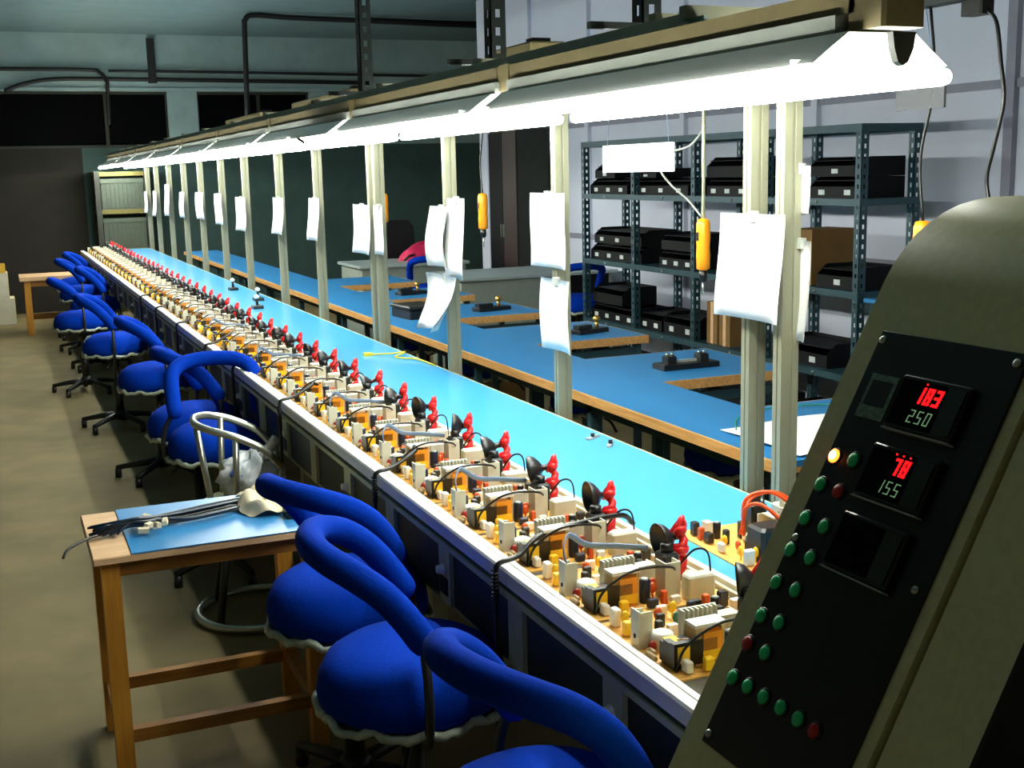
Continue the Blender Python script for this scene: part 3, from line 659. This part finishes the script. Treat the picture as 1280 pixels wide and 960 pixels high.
# bare chrome chair with a plastic bag
cc = empty('chrome_chair', (0.76, 4.18, 0), math.radians(-8)); tag(cc, 'bare chrome framed chair without padding, plastic bag on its seat', 'chair')
half = [(0.10, -0.15, 0.57), (0.04, -0.160, 0.64), (-0.05, -0.160, 0.69), (-0.13, -0.14, 0.715), (-0.175, -0.075, 0.725)]
path = half+[(-0.185, 0, 0.727)]+[(x, -y, z) for x, y, z in reversed(half)]
MB().tube(curve(path, 5), 0.013, 10, 'round').build('back_loop', 'chrome', cc)
for (x0, y0, x1, y1, z1) in ((-0.178, -0.06, -0.14, -0.08, 0.722), (-0.09, 0.15, -0.10, 0.12, 0.702), (0.10, -0.15, 0.09, -0.13, 0.57), (0.10, 0.15, 0.09, 0.13, 0.57), (-0.05, -0.158, -0.06, -0.14, 0.688)):
    MB().tube([(x0, y0, z1), (x1, y1, 0.43)], 0.011, 8).build('back_support', 'chrome', cc)
MB().lathe([(0.02, 0.405), (0.16, 0.408), (0.175, 0.418), (0.172, 0.432), (0.02, 0.436)], 24).build('seat_pan', 'alu_dull', cc)
for s in range(4):
    a = math.pi/4+s*math.pi/2; c, q = math.cos(a), math.sin(a)
    MB().tube([(0.12*c, 0.12*q, 0.41), (0.20*c, 0.20*q, 0.02)], 0.014, 8).build('leg', 'black_metal', cc)
MB().tube([(0.215*math.cos(2*math.pi*i/40), 0.215*math.sin(2*math.pi*i/40), 0.022) for i in range(41)], 0.016, 8).build('floor_ring', 'chrome', cc)
bgm = MB(); nu, nv = 26, 16; vs = []
for j in range(nv+1):
    t = math.pi*j/nv
    for i in range(nu):
        a = 2*math.pi*i/nu
        rr = 1+0.13*math.sin(5*a+3*t)+0.10*math.sin(9*a-5*t+1)+0.07*math.sin(13*t+4*a)
        vs.append((0.105*math.sin(t)*math.cos(a)*rr, 0.10*math.sin(t)*math.sin(a)*rr, max(0.0, 0.075-0.085*math.cos(t)*rr)))
bgm.add(vs, [(j*nu+i, j*nu+(i+1) % nu, (j+1)*nu+(i+1) % nu, (j+1)*nu+i) for j in range(nv) for i in range(nu)], True)
bag = empty('plastic_bag', (0.76, 4.16, 0.436)); tag(bag, 'crumpled clear and blue plastic bag on the chrome chair seat', 'bag')
bgm.build('bag_body', 'bag', bag)
MB().tube(curve([(0.02, -0.02, 0.13), (0.05, -0.03, 0.17), (0.075, -0.04, 0.205), (0.085, -0.045, 0.215)]), [0.02, 0.015]*9+[0.012], 8).build('bag_handle', 'bag', bag)
MB().lathe([(0.002, -0.02), (0.028, -0.012), (0.034, 0.0), (0.022, 0.016), (0.002, 0.02)], 9, (-0.055, -0.05, 0.105)).build('blue_film', 'bagblue', bag)

# ================================================================== near wooden table on the left
tb = empty('wooden_table', (0.17, 3.07, 0)); tag(tb, 'pine table with blue mat at the left, cables and cloth on top', 'table')
TW, TD, TH = 0.56, 0.40, 0.63
MB().bbox(-0.02, TW+0.02, -0.02, TD+0.02, TH-0.018, TH, 0.003).build('tabletop', 'pine_top', tb)
MB().box(0.075, TW+0.021, -0.021, TD+0.021, TH, TH+0.003).build('blue_mat', 'blue_dull', tb)
for x in (0.0, TW-0.045):
    for y_ in (0.0, TD-0.045):
        MB().box(x, x+0.045, y_, y_+0.045, 0, TH-0.018).build('leg', 'pine', tb)
for y_ in (0.008, TD-0.038):
    MB().box(0.045, TW-0.045, y_, y_+0.03, TH-0.062, TH-0.018).build('apron', 'pine_h', tb)
    MB().box(0.045, TW-0.045, y_, y_+0.03, 0.115, 0.15).build('stretcher', 'pine_h', tb)
for x in (0.008, TW-0.038):
    MB().box(x, x+0.03, 0.045, TD-0.045, TH-0.062, TH-0.018).build('apron', 'pine_h', tb)
    MB().box(x, x+0.03, 0.045, TD-0.045, 0.115, 0.15).build('stretcher', 'pine_h', tb)
cb = empty('cable_bundle', (0.40, 3.27, TH+0.003)); tag(cb, 'bundle of dark blue wires with white plugs lying on the pine table', 'cables')
for i in range(22):
    rnd = random.Random(i); o1 = rnd.uniform(-0.03, 0.035); o2 = rnd.uniform(-0.055, 0.06); z = rnd.uniform(0.004, 0.024)
    pts = [(-0.20+rnd.uniform(-0.05, 0.03), o1*1.4-0.03, 0.006+rnd.random()*0.01), (-0.14, o1*0.6-0.03, 0.012+z), (-0.09, o1*0.8-0.02, z+0.008), (0.0, o2*0.8+0.01, z), (0.10, o2*0.9+0.04, z), (0.19+rnd.uniform(-0.03, 0.05), o2+0.08, z*0.7+0.003)]
    MB().tube(curve(pts, 4), 0.0034, 6).build('wire', ('wire_dark', 'wire_black', 'wire_dark')[i % 3], cb)
for i, (x, y_) in enumerate(((-0.11, -0.075), (-0.095, -0.055), (-0.075, -0.085), (-0.12, 0.03), (-0.10, 0.01), (-0.05, -0.06), (-0.085, 0.05))):
    o = MB().box(-0.014, 0.014, -0.006, 0.006, 0, 0.013).build('white_plug', 'cloth', cb, (x, y_, 0.008+0.006*(i % 3))); o.rotation_euler = (0.2, 0.1, i*0.9)
MB().tube(curve([(-0.20, -0.04, 0.01), (-0.25, -0.08, 0.012), (-0.30, -0.13, 0.006), (-0.315, -0.15, -0.01)]), 0.0035, 6).build('loose_wire', 'wire_black', cb)
cl = empty('cloth_heap', (0.645, 3.33, TH+0.003)); tag(cl, 'crumpled beige cloth heaped on the end of the pine table', 'cloth')
vs = []; nu = 16
for j in range(nu+1):
    for i in range(nu+1):
        u, v = i/nu*2-1, j/nu*2-1; d = min(1, math.sqrt(u*u+v*v)/1.35)
        vs.append((u*0.075+0.012*math.sin(4*v), v*0.115+0.012*math.sin(5*u), max(0.002, 0.065*(1-d**2)*(0.75+0.28*math.sin(6*u+2*v)+0.22*math.sin(8*v-3*u)))))
fs = [(j*(nu+1)+i, j*(nu+1)+i+1, (j+1)*(nu+1)+i+1, (j+1)*(nu+1)+i) for j in range(nu) for i in range(nu)]
MB().add(vs, fs, True).build('fold', 'cloth', cl)
bk = empty('plug_strip', (0.70, 3.19, TH+0.003)); tag(bk, 'black plug strip with white contacts beside the cloth on the pine table', 'plug')
MB().bbox(-0.035, 0.04, -0.03, 0.03, 0, 0.035, 0.005).build('body', 'black', bk)
for i in range(5): MB().box(-0.025+0.014*i, -0.018+0.014*i, -0.02+0.007*i, -0.012+0.007*i, 0.035, 0.04).build('contact', 'white_pl', bk)

# ================================================================== far workbench row with side tables
wb = empty('long_workbench', (1.9, 2.63, 0)); tag(wb, 'long blue topped workbench with plywood edge behind the posts', 'workbench')
WL = 11.0
MB().box(0.004, 0.36, 0, WL, 0.744, 0.762).build('blue_top', 'blue_dull', wb)
MB().box(-0.004, 0.004, 0, WL, 0.728, 0.7615).build('plywood_edge', 'woodedge', wb)
MB().box(0.004, 0.36, 0, WL, 0.728, 0.744).build('core_board', 'woodedge', wb)
for y_ in [0.06+1.13*i for i in range(10)]:
    for x in (0.03, 0.30): MB().box(x, x+0.03, y_, y_+0.03, 0, 0.728).build('leg', 'steel', wb)
    MB().box(0.06, 0.30, y_, y_+0.03, 0.68, 0.71).build('cross_rail', 'steel', wb)
for x in (0.03, 0.30): MB().box(x, x+0.03, 0.09, WL-0.4, 0.69, 0.71).build('side_rail', 'steel', wb)
st = Proto()
SW, SD = 0.60, 0.655
st.part('blue_top', MB().box(0, SW-0.006, 0.006, SD-0.006, 0.742, 0.760), 'blue_dull')
st.part('plywood_edge', MB().box(0, SW, 0.0, 0.006, 0.722, 0.7597).box(0, SW, SD-0.006, SD, 0.722, 0.7597).box(SW-0.006, SW, 0.006, SD-0.006, 0.722, 0.7597).box(0, SW-0.006, 0.006, SD-0.006, 0.722, 0.742), 'woodedge')
for x in (0.02, SW-0.055):
    for y_ in (0.03, SD-0.06): st.part('leg', MB().box(x, x+0.03, y_, y_+0.03, 0, 0.722), 'steel')
st.part('side_rail', MB().box(0.05, SW-0.055, 0.035, 0.055, 0.66, 0.70), 'steel')
st.part('side_rail', MB().box(0.05, SW-0.055, SD-0.055, SD-0.035, 0.66, 0.70), 'steel')
SY = (2.66, 3.88, 5.04, 6.19, 7.34, 8.5)
for i, y_ in enumerate(SY):
    st.place('side_table', 'blue topped side table joined to the far bench, %s from the console' % ordn(i+1), 'table', 'side tables along the far bench', (2.266, y_, 0))
# plastic sheet on the nearest side table
sh = empty('plastic_sheet', (2.20, 2.85, 0.7625)); tag(sh, 'white translucent plastic sheet spread on the nearest side table', 'sheet')
vs = []; nu = 12
for j in range(nu+1):
    for i in range(nu+1):
        u, v = i/nu, j/nu
        vs.append((-0.22+0.6*u, -0.20+0.40*v+0.02*math.sin(3*u), 0.002+0.004*(1+math.sin(7*u+4*v))))
MB().add(vs, [(j*(nu+1)+i, j*(nu+1)+i+1, (j+1)*(nu+1)+i+1, (j+1)*(nu+1)+i) for j in range(nu) for i in range(nu)], True).build('film', 'paper', sh)
gw = MB().tube(curve([(2.02, 3.02, 0.767), (2.12, 3.16, 0.767), (2.28, 3.24, 0.767), (2.46, 3.22, 0.767), (2.6, 3.1, 0.767)]), 0.0022, 6).build('green_wire', 'wire_green')
tag(gw, 'thin green wire curving across the nearest side table', 'wire')
# jigs on the tables
def jig(x, y, rz, lab, kind, w=0.26, d=0.10):
    j = empty('test_jig', (x, y, 0.7605), rz); tag(j, lab, 'jig', 'jigs on the far tables')
    MB().bbox(-w/2, w/2, -d/2, d/2, 0, 0.022, 0.004).build('base', 'black', j)
    if kind == 'a':
        for s in (-1, 1):
            b = MB().bbox(s*0.075-0.022, s*0.075+0.022, -0.02, 0.03, 0.022, 0.052, 0.004).build('clamp_block', 'black_metal', j)
            for q in (-1, 1): MB().lathe([(0.006, 0), (0.008, 0.006), (0.004, 0.012)], 8, (s*0.075+q*0.012, 0.005, 0.052)).build('clamp_screw', 'chrome', b)
        MB().box(-0.05, 0.05, 0.0, 0.01, 0.022, 0.032).build('slide_bar', 'lampgrey', j)
    else:
        MB().tube([(0.05, 0, 0.02), (0.05, 0, 0.05)], 0.010, 10).build('pillar', 'brass', j)
        MB().lathe([(0.005, 0), (0.018, 0.01), (0.020, 0.02), (0.006, 0.034)], 12, (0.05, 0, 0.048)).build('knob', 'brass', j)
        MB().box(-w/2+0.01, 0.0, -0.02, 0.02, 0.022, 0.042).build('cover', 'black_metal', j)
jig(2.52, 4.13, 0.0, 'black jig with two clamp blocks on the second side table', 'a')
jig(2.66, 5.27, 0.3, 'small brass knobbed jig on the third side table', 'b', 0.2, 0.08)
jig(2.62, 6.45, 0.2, 'small brass knobbed jig on the fourth side table', 'b', 0.22, 0.09)
jig(2.52, 7.62, 0.2, 'small brass knobbed jig on the fifth side table', 'b', 0.2, 0.09)
tbx = empty('tool_box', (2.13, 6.38, 0.7622), 0.1); tag(tbx, 'flat black box on the edge of the long workbench', 'box')
MB().bbox(-0.09, 0.09, -0.13, 0.13, 0, 0.055, 0.008).build('body', 'black', tbx); MB().bbox(-0.095, 0.095, -0.135, 0.135, 0.055, 0.072, 0.006).build('lid', 'black_metal', tbx)
bn = empty('cardboard_bin', (2.58, 6.5, 0), 0.05); tag(bn, 'open brown cardboard box on the floor beneath the far bench', 'box')
for a in ((-0.2, 0.2, -0.15, -0.14), (-0.2, 0.2, 0.14, 0.15), (-0.2, -0.19, -0.14, 0.14), (0.19, 0.2, -0.14, 0.14)): MB().box(*a, 0.0, 0.36).build('side', 'card', bn)
MB().box(-0.19, 0.19, -0.14, 0.14, 0, 0.01).build('bottom', 'card', bn)

# overhead rail of the bench with hanging screwdrivers and signs
RX = 1.95
rl = empty('tool_rail', (RX, 1.6, 1.895)); tag(rl, 'dark overhead tool rail above the far bench', 'rail')
MB().prism([(-0.02, 0), (0.02, 0), (0.02, 0.04), (0.006, 0.04), (0.006, 0.034), (0.014, 0.034), (0.014, 0.006), (-0.014, 0.006), (-0.014, 0.034), (-0.006, 0.034), (-0.006, 0.04), (-0.02, 0.04)], 'y', 0, 8.2).build('channel', 'hanger', rl)
for y_ in (2.376, 3.431, 5.456, 7.436, 8.516): MB().box(-0.291, -0.018, y_-1.6-0.012, y_-1.6+0.012, -0.03, -0.005).build('bracket_arm', 'hanger', rl); MB().box(-0.012, 0.012, y_-1.6-0.012, y_-1.6+0.012, -0.03, 0.0).build('saddle', 'hanger', rl)
def driver(y, z, lab, rod, x=RX):
    d = empty('electric_screwdriver', (x, y, z)); tag(d, lab, 'screwdriver', 'orange screwdrivers above the far bench')
    MB().lathe([(0.010, 0.035), (0.020, 0.04), (0.0215, 0.08), (0.0195, 0.105), (0.0215, 0.13), (0.021, 0.175), (0.016, 0.188), (0.006, 0.19)], 14).build('grip', 'orange', d)
    MB().lathe([(0.005, 0.0), (0.011, 0.004), (0.013, 0.02), (0.012, 0.035)], 12).build('chuck', 'black', d)
    MB().tube([(0, 0, 0.0), (0, 0, -0.04)], 0.003, 6).build('bit', 'chrome', d)
    MB().box(-0.023, -0.018, -0.006, 0.006, 0.125, 0.15).build('switch', 'black', d)
    top = 1.895-z
    if rod: MB().tube([(0, 0, 0.19), (0, 0, top)], 0.0055, 8).build('hanging_pole', 'alu_dull', d)
    else: MB().tube(curve([(0, 0, 0.19), (0.0, 0.015, 0.19+(top-0.19)*0.3), (0, -0.02, 0.19+(top-0.19)*0.65), (0, 0, top)]), 0.0035, 6).build('power_cord', 'wire_black', d)
    return d
driver(3.10, 1.215, 'orange screwdriver on a straight pole left of the front posts', True)
driver(4.87, 1.275, 'orange screwdriver hanging between the third and fourth posts', False)
driver(6.30, 1.262, 'orange screwdriver beside the second pair of posts', False)
driver(2.17, 1.235, 'orange screwdriver mostly hidden behind the console top', False)
cw = MB().tube(curve([(RX, 3.10, 1.665), (RX, 3.18, 1.62), (RX, 3.31, 1.60), (RX, 3.355, 1.555), (RX, 3.29, 1.505), (RX, 3.19, 1.46), (RX, 3.11, 1.41)]), 0.0035, 7).build('coiled_cord', 'chan')
tag(cw, 'grey cord looping beside the pole of the front screwdriver', 'cord')
def sign(y0, y1, z0, z1, lab, mat):
    s = empty('hanging_sign', (RX, (y0+y1)/2, z0)); tag(s, lab, 'sign', 'blank hanging signs')
    h = (y1-y0)/2
    MB().box(-0.003, 0.003, -h, h, 0, z1-z0).build('plate', mat, s)
    for q in (-1, 1): MB().tube([(0, q*(h-0.03), z1-z0), (0, q*(h-0.07), 1.897-z0)], 0.0012, 5).build('string', 'wire_grey', s)
sign(3.27, 3.74, 1.545, 1.635, 'blank white sign hanging in front of the storage rack', 'paper')
sign(2.115, 2.27, 1.675, 1.725, 'small sign, its unlit back coloured grey, under the nearest tube light end', 'paper_dim')
pc = empty('power_plug', (RX, 2.03, 1.86)); tag(pc, 'black plug in the tool rail with a long dangling cable at upper right', 'plug')
MB().bbox(-0.02, 0.02, -0.03, 0.03, 0.0, 0.035, 0.004).build('plug_body', 'black', pc)
MB().tube(curve([(0, -0.025, 0.01), (0, -0.055, -0.02), (0, -0.072, -0.10), (0, -0.085, -0.18), (0, -0.065, -0.27), (0, -0.048, -0.34), (0, -0.06, -0.42), (0, -0.05, -0.6)]), 0.0045, 7).build('power_cable', 'wire_black', pc)

# ================================================================== storage rack on the right
rk = empty('storage_rack', (4.0, 4.9, 0)); tag(rk, 'blue-grey slotted steel storage rack against the right wall', 'rack')
RD, RL_, RH = 0.38, 3.12, 1.75
for y_ in (0.0, 0.80, 1.56, 2.33, 3.08):
    for x in (0.0, RD-0.045):
        mb = MB()
        slotted(mb, x, y_, 0, RH, 0.045, 0.05, 0.003); mb.build('upright', 'steel', rk)
for z in (0.08, 0.46, 0.90, 1.37):
    s = MB().box(0, RD, 0.0, RL_, z, z+0.006).box(-0.003, 0.0, 0, RL_, z-0.028, z+0.008).box(RD, RD+0.003, 0, RL_, z-0.028, z+0.008).box(0, RD, -0.003, 0.0, z-0.028, z+0.008).build('shelf', 'steel', rk)
    for y_ in (0.35, 1.15, 1.95, 2.75): MB().lathe([(0.009, 0), (0.009, 0.005)], 8, (-0.008, y_, z-0.01), Matrix.Rotation(math.pi/2, 3, 'Y')).build('bolt', 'chrome', s)
MB().box(-0.003, 0.0, 0, RL_, RH-0.04, RH).box(RD, RD+0.003, 0, RL_, RH-0.04, RH).box(0, RD, -0.003, 0, RH-0.04, RH).box(0, RD, RL_, RL_+0.003, RH-0.04, RH).build('top_frame', 'steel', rk)
# black bins (open front)
def bin_(y0, y1, z, h, lab, d=0.28, lips=3):
    b = empty('parts_bin', (4.05, y0, z)); tag(b, lab, 'bin', 'black bins on the rack'); w = y1-y0
    m = MB().box(0, d, 0, w, 0, 0.005)
    m.prism([(0, 0.005), (d, 0.005), (d, h), (0.06, h), (0, h*0.55)], 'y', 0, 0.005).prism([(0, 0.005), (d, 0.005), (d, h), (0.06, h), (0, h*0.55)], 'y', w-0.005, w)
    m.box(d-0.005, d, 0.005, w-0.005, 0.005, h).box(0, 0.005, 0.005, w-0.005, 0.005, h*0.55)
    m.box(0.02, d-0.005, 0.005, w-0.005, h*0.8, h*0.84)
    m.build('shell', 'bin', b)
    for i in range(lips):
        yy = w*(i+0.5)/lips
        MB().box(-0.003, 0.0, yy-0.025, yy+0.025, h*0.16, h*0.40).build('white_label', 'labelw', b)
places = []
shelfz = {'top': 1.377, 'middle': 0.907, 'lower': 0.467, 'bottom': 0.087}
specs = [('top', [(7.42, 7.98, 0.11, 3), (6.62, 7.30, 0.11, 3), (5.95, 6.40, 0.11, 3), (4.96, 5.38, 0.11, 2)], 1), ('top', [(7.60, 7.90, 0.10, 1), (7.02, 7.30, 0.06, 1), (5.98, 6.40, 0.12, 0), (4.96, 5.38, 0.10, 1)], 2),
         ('middle', [(7.22, 7.98, 0.115, 4), (6.55, 6.98, 0.115, 3), (4.96, 5.30, 0.12, 1)], 1), ('middle', [(7.22, 7.92, 0.11, 3), (6.55, 6.95, 0.11, 0)], 2),
         ('lower', [(7.32, 7.98, 0.12, 4), (6.95, 7.25, 0.13, 2), (6.52, 6.92, 0.14, 2), (5.2, 5.7, 0.13, 2)], 1), ('lower', [(7.50, 7.96, 0.13, 0)], 2),
         ('bottom', [(7.25, 7.95, 0.14, 3), (6.55, 7.15, 0.14, 2), (5.75, 6.4, 0.14, 2), (5.0, 5.6, 0.14, 2)], 1)]
hgt = {}
for sh_, lst, lev in specs:
    for i, (y0, y1, h, lips) in enumerate(lst):
        z = shelfz[sh_]
        if lev == 2:
            for (s2, l2, v2) in specs:
                if s2 == sh_ and v2 == 1:
                    for (a, b, hh, _) in l2:
                        if a <= (y0+y1)/2 <= b: z += hh+0.002
        bin_(y0, y1, z, h, 'black parts bin on the %s rack shelf, %s layer, %s from the far end' % (sh_, ('lower', 'upper')[lev-1], ordn(i+1)), lips=lips)
bx = empty('cardboard_box', (4.05, 5.35, shelfz['middle'])); tag(bx, 'brown cardboard box with dark print on the middle rack shelf', 'box')
MB().box(0, 0.28, 0, 0.22, 0, 0.30).build('carton', 'card', bx); MB().box(-0.001, 0, 0.08, 0.11, 0.16, 0.22).build('yellow_mark', 'card_yel', bx); MB().box(-0.001, 0, 0.04, 0.16, 0.08, 0.14).build('dark_print', 'bin', bx)
for i, (y_, h) in enumerate(((6.28, 0.26), (6.14, 0.22))):
    q = empty('parts_carton', (4.055, y_, shelfz['lower'])); tag(q, ('taller', 'shorter')[i]+' brown carton on the lower rack shelf behind the front posts', 'box', 'cartons on the rack')
    MB().box(0, 0.25, 0, 0.12, 0, h).build('carton', 'card', q); MB().box(-0.002, 0.252, 0.045, 0.075, 0.0, h+0.001).build('packing_tape', 'pine_top', q)
bl = empty('blue_board', (4.02, 4.55, 0.86)); tag(bl, 'small blue topped stand at the near end of the rack', 'stand')
MB().box(0, 0.34, -0.10, 0.33, 0.0, 0.02).build('top', 'blue_dull', bl)
for x in (0.02, 0.29):
    for y_ in (-0.08, 0.28): MB().box(x, x+0.03, y_, y_+0.03, -0.86, 0.0).build('leg', 'steel', bl)

# ================================================================== office desks behind
def desk(x0, x1, y0, y1, lab, cab):
    d = empty('office_desk', (x0, y0, 0)); tag(d, lab, 'desk', 'grey desks at the back'); w, dp = x1-x0, y1-y0
    MB().bbox(0, w, 0, dp, 0.725, 0.75, 0.004).build('desktop', 'desktop', d)
    MB().box(0.03, w*0.62 if cab else w-0.03, 0.03, 0.05, 0.06, 0.725).build('front_panel', 'desk', d)
    MB().box(0.03, 0.06, 0.05, dp-0.03, 0, 0.725).build('side_panel', 'desk', d); MB().box(w-0.06, w-0.03, 0.05, dp-0.03, 0, 0.725).build('side_panel', 'desk', d)
    if cab:
        c = MB().box(w*0.62, w-0.06, 0.06, dp-0.05, 0.05, 0.725).build('drawer_unit', 'bin', d)
        for z in (0.1, 0.31, 0.52): MB().box(w*0.63, w-0.07, 0.045, 0.06, z, z+0.19).build('drawer', 'bin', c)
desk(2.95, 4.0, 10.35, 11.1, 'grey office desk with pink bag on it', False)
desk(3.24, 4.62, 8.62, 9.4, 'nearer grey office desk with dark drawer unit', True)
oc = empty('office_chair', (3.62, 11.5, 0)); tag(oc, 'black office chair with rounded back behind the far desk', 'chair')
MB().prism([(-0.21, 0.66), (0.21, 0.66), (0.235, 0.75), (0.225, 1.03), (0.17, 1.10), (-0.17, 1.10), (-0.225, 1.03), (-0.235, 0.75)], 'y', -0.03, 0.04).build('backrest', 'black', oc)
MB().bbox(-0.22, 0.22, -0.02, 0.42, 0.44, 0.52, 0.02).build('seat', 'black', oc)
MB().lathe([(0.03, 0.06), (0.03, 0.44)], 10, (0, 0.2, 0)).build('column', 'black_metal', oc)
MB().tube([(0, -0.0, 0.46), (0, -0.05, 0.6), (0, 0.0, 0.8)], 0.015, 8).build('back_bar', 'black_metal', oc)
for i in range(5):
    a = i*2*math.pi/5; MB().tube([(0, 0.2, 0.08), (0.28*math.cos(a), 0.2+0.28*math.sin(a), 0.03)], 0.02, 8).build('leg', 'black_metal', oc)
pk = empty('pink_bag', (3.70, 10.75, 0.75)); tag(pk, 'crumpled pink cloth bag on the far grey desk', 'bag')
vs = []; nu, nv = 22, 10
for j in range(nv+1):
    t = math.pi/2*j/nv
    for i in range(nu):
        a = 2*math.pi*i/nu; rr = 1+0.08*math.sin(5*a+2*t)+0.05*math.sin(9*a)
        vs.append((0.23*math.cos(t)*math.cos(a)*rr, 0.16*math.cos(t)*math.sin(a)*rr, 0.16*math.sin(t)*(1+0.1*math.sin(4*a))))
MB().add(vs, [(j*nu+i, j*nu+(i+1) % nu, (j+1)*nu+(i+1) % nu, (j+1)*nu+i) for j in range(nv) for i in range(nu)], True).build('bag_body', 'pink', pk)
MB().tube(curve([(-0.12, -0.1, 0.06), (-0.2, -0.15, 0.05), (-0.24, -0.12, 0.01)]), 0.012, 7).build('strap', 'black', pk)
chair.place('work_chair', 'blue chair in front of the far grey desk', 'chair', 'blue chairs at the desks', (3.42, 9.85, 0), math.radians(75))
chair.place('work_chair', 'blue chair at the right end of the nearer grey desk', 'chair', 'blue chairs at the desks', (4.1, 8.31, 0), math.radians(80))

# ================================================================== far left: boxes, table, crates
for i, (x0, x1, z0, z1, m, lab) in enumerate(((-0.35, 0.14, 0, 0.285, 'card_lt', 'lower white carton with yellow end by the far wall'), (-0.35, 0.09, 0.286, 0.57, 'card_lt', 'upper white carton stacked by the far wall'), (-0.25, 0.07, 0.571, 0.66, 'card_yel', 'small yellow carton on top of the stack by the far wall'))):
    b = empty('carton_box', (x0, 14.4, z0)); tag(b, lab, 'box', 'cartons by the far wall')
    MB().box(0, x1-x0, 0, 0.35, 0, z1-z0).build('carton', m, b)
    MB().box(x1-x0, x1-x0+0.003, 0.0, 0.35, 0.01, z1-z0-0.01).build('end_flap', 'card_yel', b); MB().box((x1-x0)*0.45, (x1-x0)*0.55, -0.002, 0, 0, z1-z0).build('packing_tape', 'pine_top', b)
ft = empty('wooden_table', (0.21, 13.2, 0)); tag(ft, 'plain pine table far away against the dark wall', 'table')
MB().box(-0.02, 0.58, -0.03, 0.5, 0.56, 0.60).build('tabletop', 'pine_top', ft)
for x in (0.02, 0.50):
    for y_ in (0.0, 0.42): MB().box(x, x+0.06, y_, y_+0.05, 0, 0.56).build('leg', 'pine', ft)
MB().box(0.08, 0.50, 0.42, 0.45, 0.12, 0.18).build('stretcher', 'pine_h', ft); MB().box(0.08, 0.50, 0.0, 0.03, 0.5, 0.56).build('apron', 'pine_h', ft)
cr = empty('crate_shelf', (1.12, 14.95, 0)); tag(cr, 'olive shelf holding two tiers of grey ribbed crates at the line end', 'shelf')
for z in (0.0, 0.70, 1.16, 1.60): MB().box(0, 0.62, 0, 0.45, z, z+0.05).build('shelf_board', 'crate_y', cr)
for x in (0.0, 0.56):
    for y_ in (0.0, 0.40): MB().box(x, x+0.06, y_-0.004, y_+0.054, 0, 1.66).build('upright', 'frame_dark', cr)
for i, z in enumerate((0.75, 1.21)):
    c = empty('ribbed_crate', (1.19, 14.97, z)); tag(c, ('lower', 'upper')[i]+' grey ribbed crate on the olive shelf at the line end', 'crate', 'ribbed crates')
    MB().box(0, 0.48, 0.01, 0.38, 0, 0.36).build('body', 'crate', c)
    for q in range(10): MB().box(0.01+q*0.047, 0.035+q*0.047, 0.0, 0.01, 0.02, 0.30).build('rib', 'crate', c)
    MB().box(-0.005, 0.485, -0.005, 0.01, 0.31, 0.36).build('rim', 'crate', c)

# ================================================================== conduits on far beam and ceiling
def pipe(name, pts, r, lab, n=6):
    P = [Vector(p) for p in pts]; o = MB().tube([p-P[0] for p in curve(P, n)], r, 8).build(name, 'conduit', None, P[0]); tag(o, lab, 'conduit', 'dark conduits'); return o
BYW = WY-0.275
pipe('conduit', [(-2.0, BYW, 2.83), (0.2, BYW, 2.83), (1.15, BYW, 2.83), (1.30, BYW-0.02, 2.80), (1.37, BYW-0.05, 2.70), (1.37, BYW-0.05, 2.60), (1.36, BYW-0.03, 2.2)], 0.022, 'conduit along the far beam that bends down over the black window')
pipe('conduit', [(1.4, BYW, 2.82), (3.0, BYW, 2.815), (4.6, BYW, 2.80), (6.5, BYW, 2.79)], 0.016, 'upper thin conduit running along the far beam')
pipe('conduit', [(0.25, BYW, 2.58), (0.45, BYW, 2.66), (0.8, BYW, 2.72), (1.6, BYW, 2.725), (3.0, BYW, 2.715), (4.6, BYW, 2.70)], 0.024, 'lower thick conduit running along the far beam')
pipe('conduit', [(2.56, 13.0, 2.1), (2.585, 13.0, 3.05), (2.60, 13.0, 3.17), (2.70, 13.0, 3.215), (3.1, 13.0, 3.20), (3.9, 13.0, 3.19), (5.2, 13.0, 3.17), (7.4, 13.0, 3.17)], 0.028, 'thick conduit turning from the ceiling down towards the light beam')
pipe('conduit', [(3.95, 13.1, 3.225), (5.0, 13.1, 3.215), (6.0, 13.1, 3.22), (8.0, 13.1, 3.215)], 0.014, 'thin conduit under the ceiling beside the thick one')
dt = empty('cable_duct', (1.85, BYW, 2.68)); tag(dt, 'short dark vertical duct on the pale far beam', 'duct')
MB().bbox(0, 0.09, -0.03, 0.0, 0, 0.52, 0.004).build('duct_body', 'conduit', dt); MB().box(-0.006, 0.096, -0.034, 0.0, 0.0, 0.03).build('duct_end', 'conduit', dt)
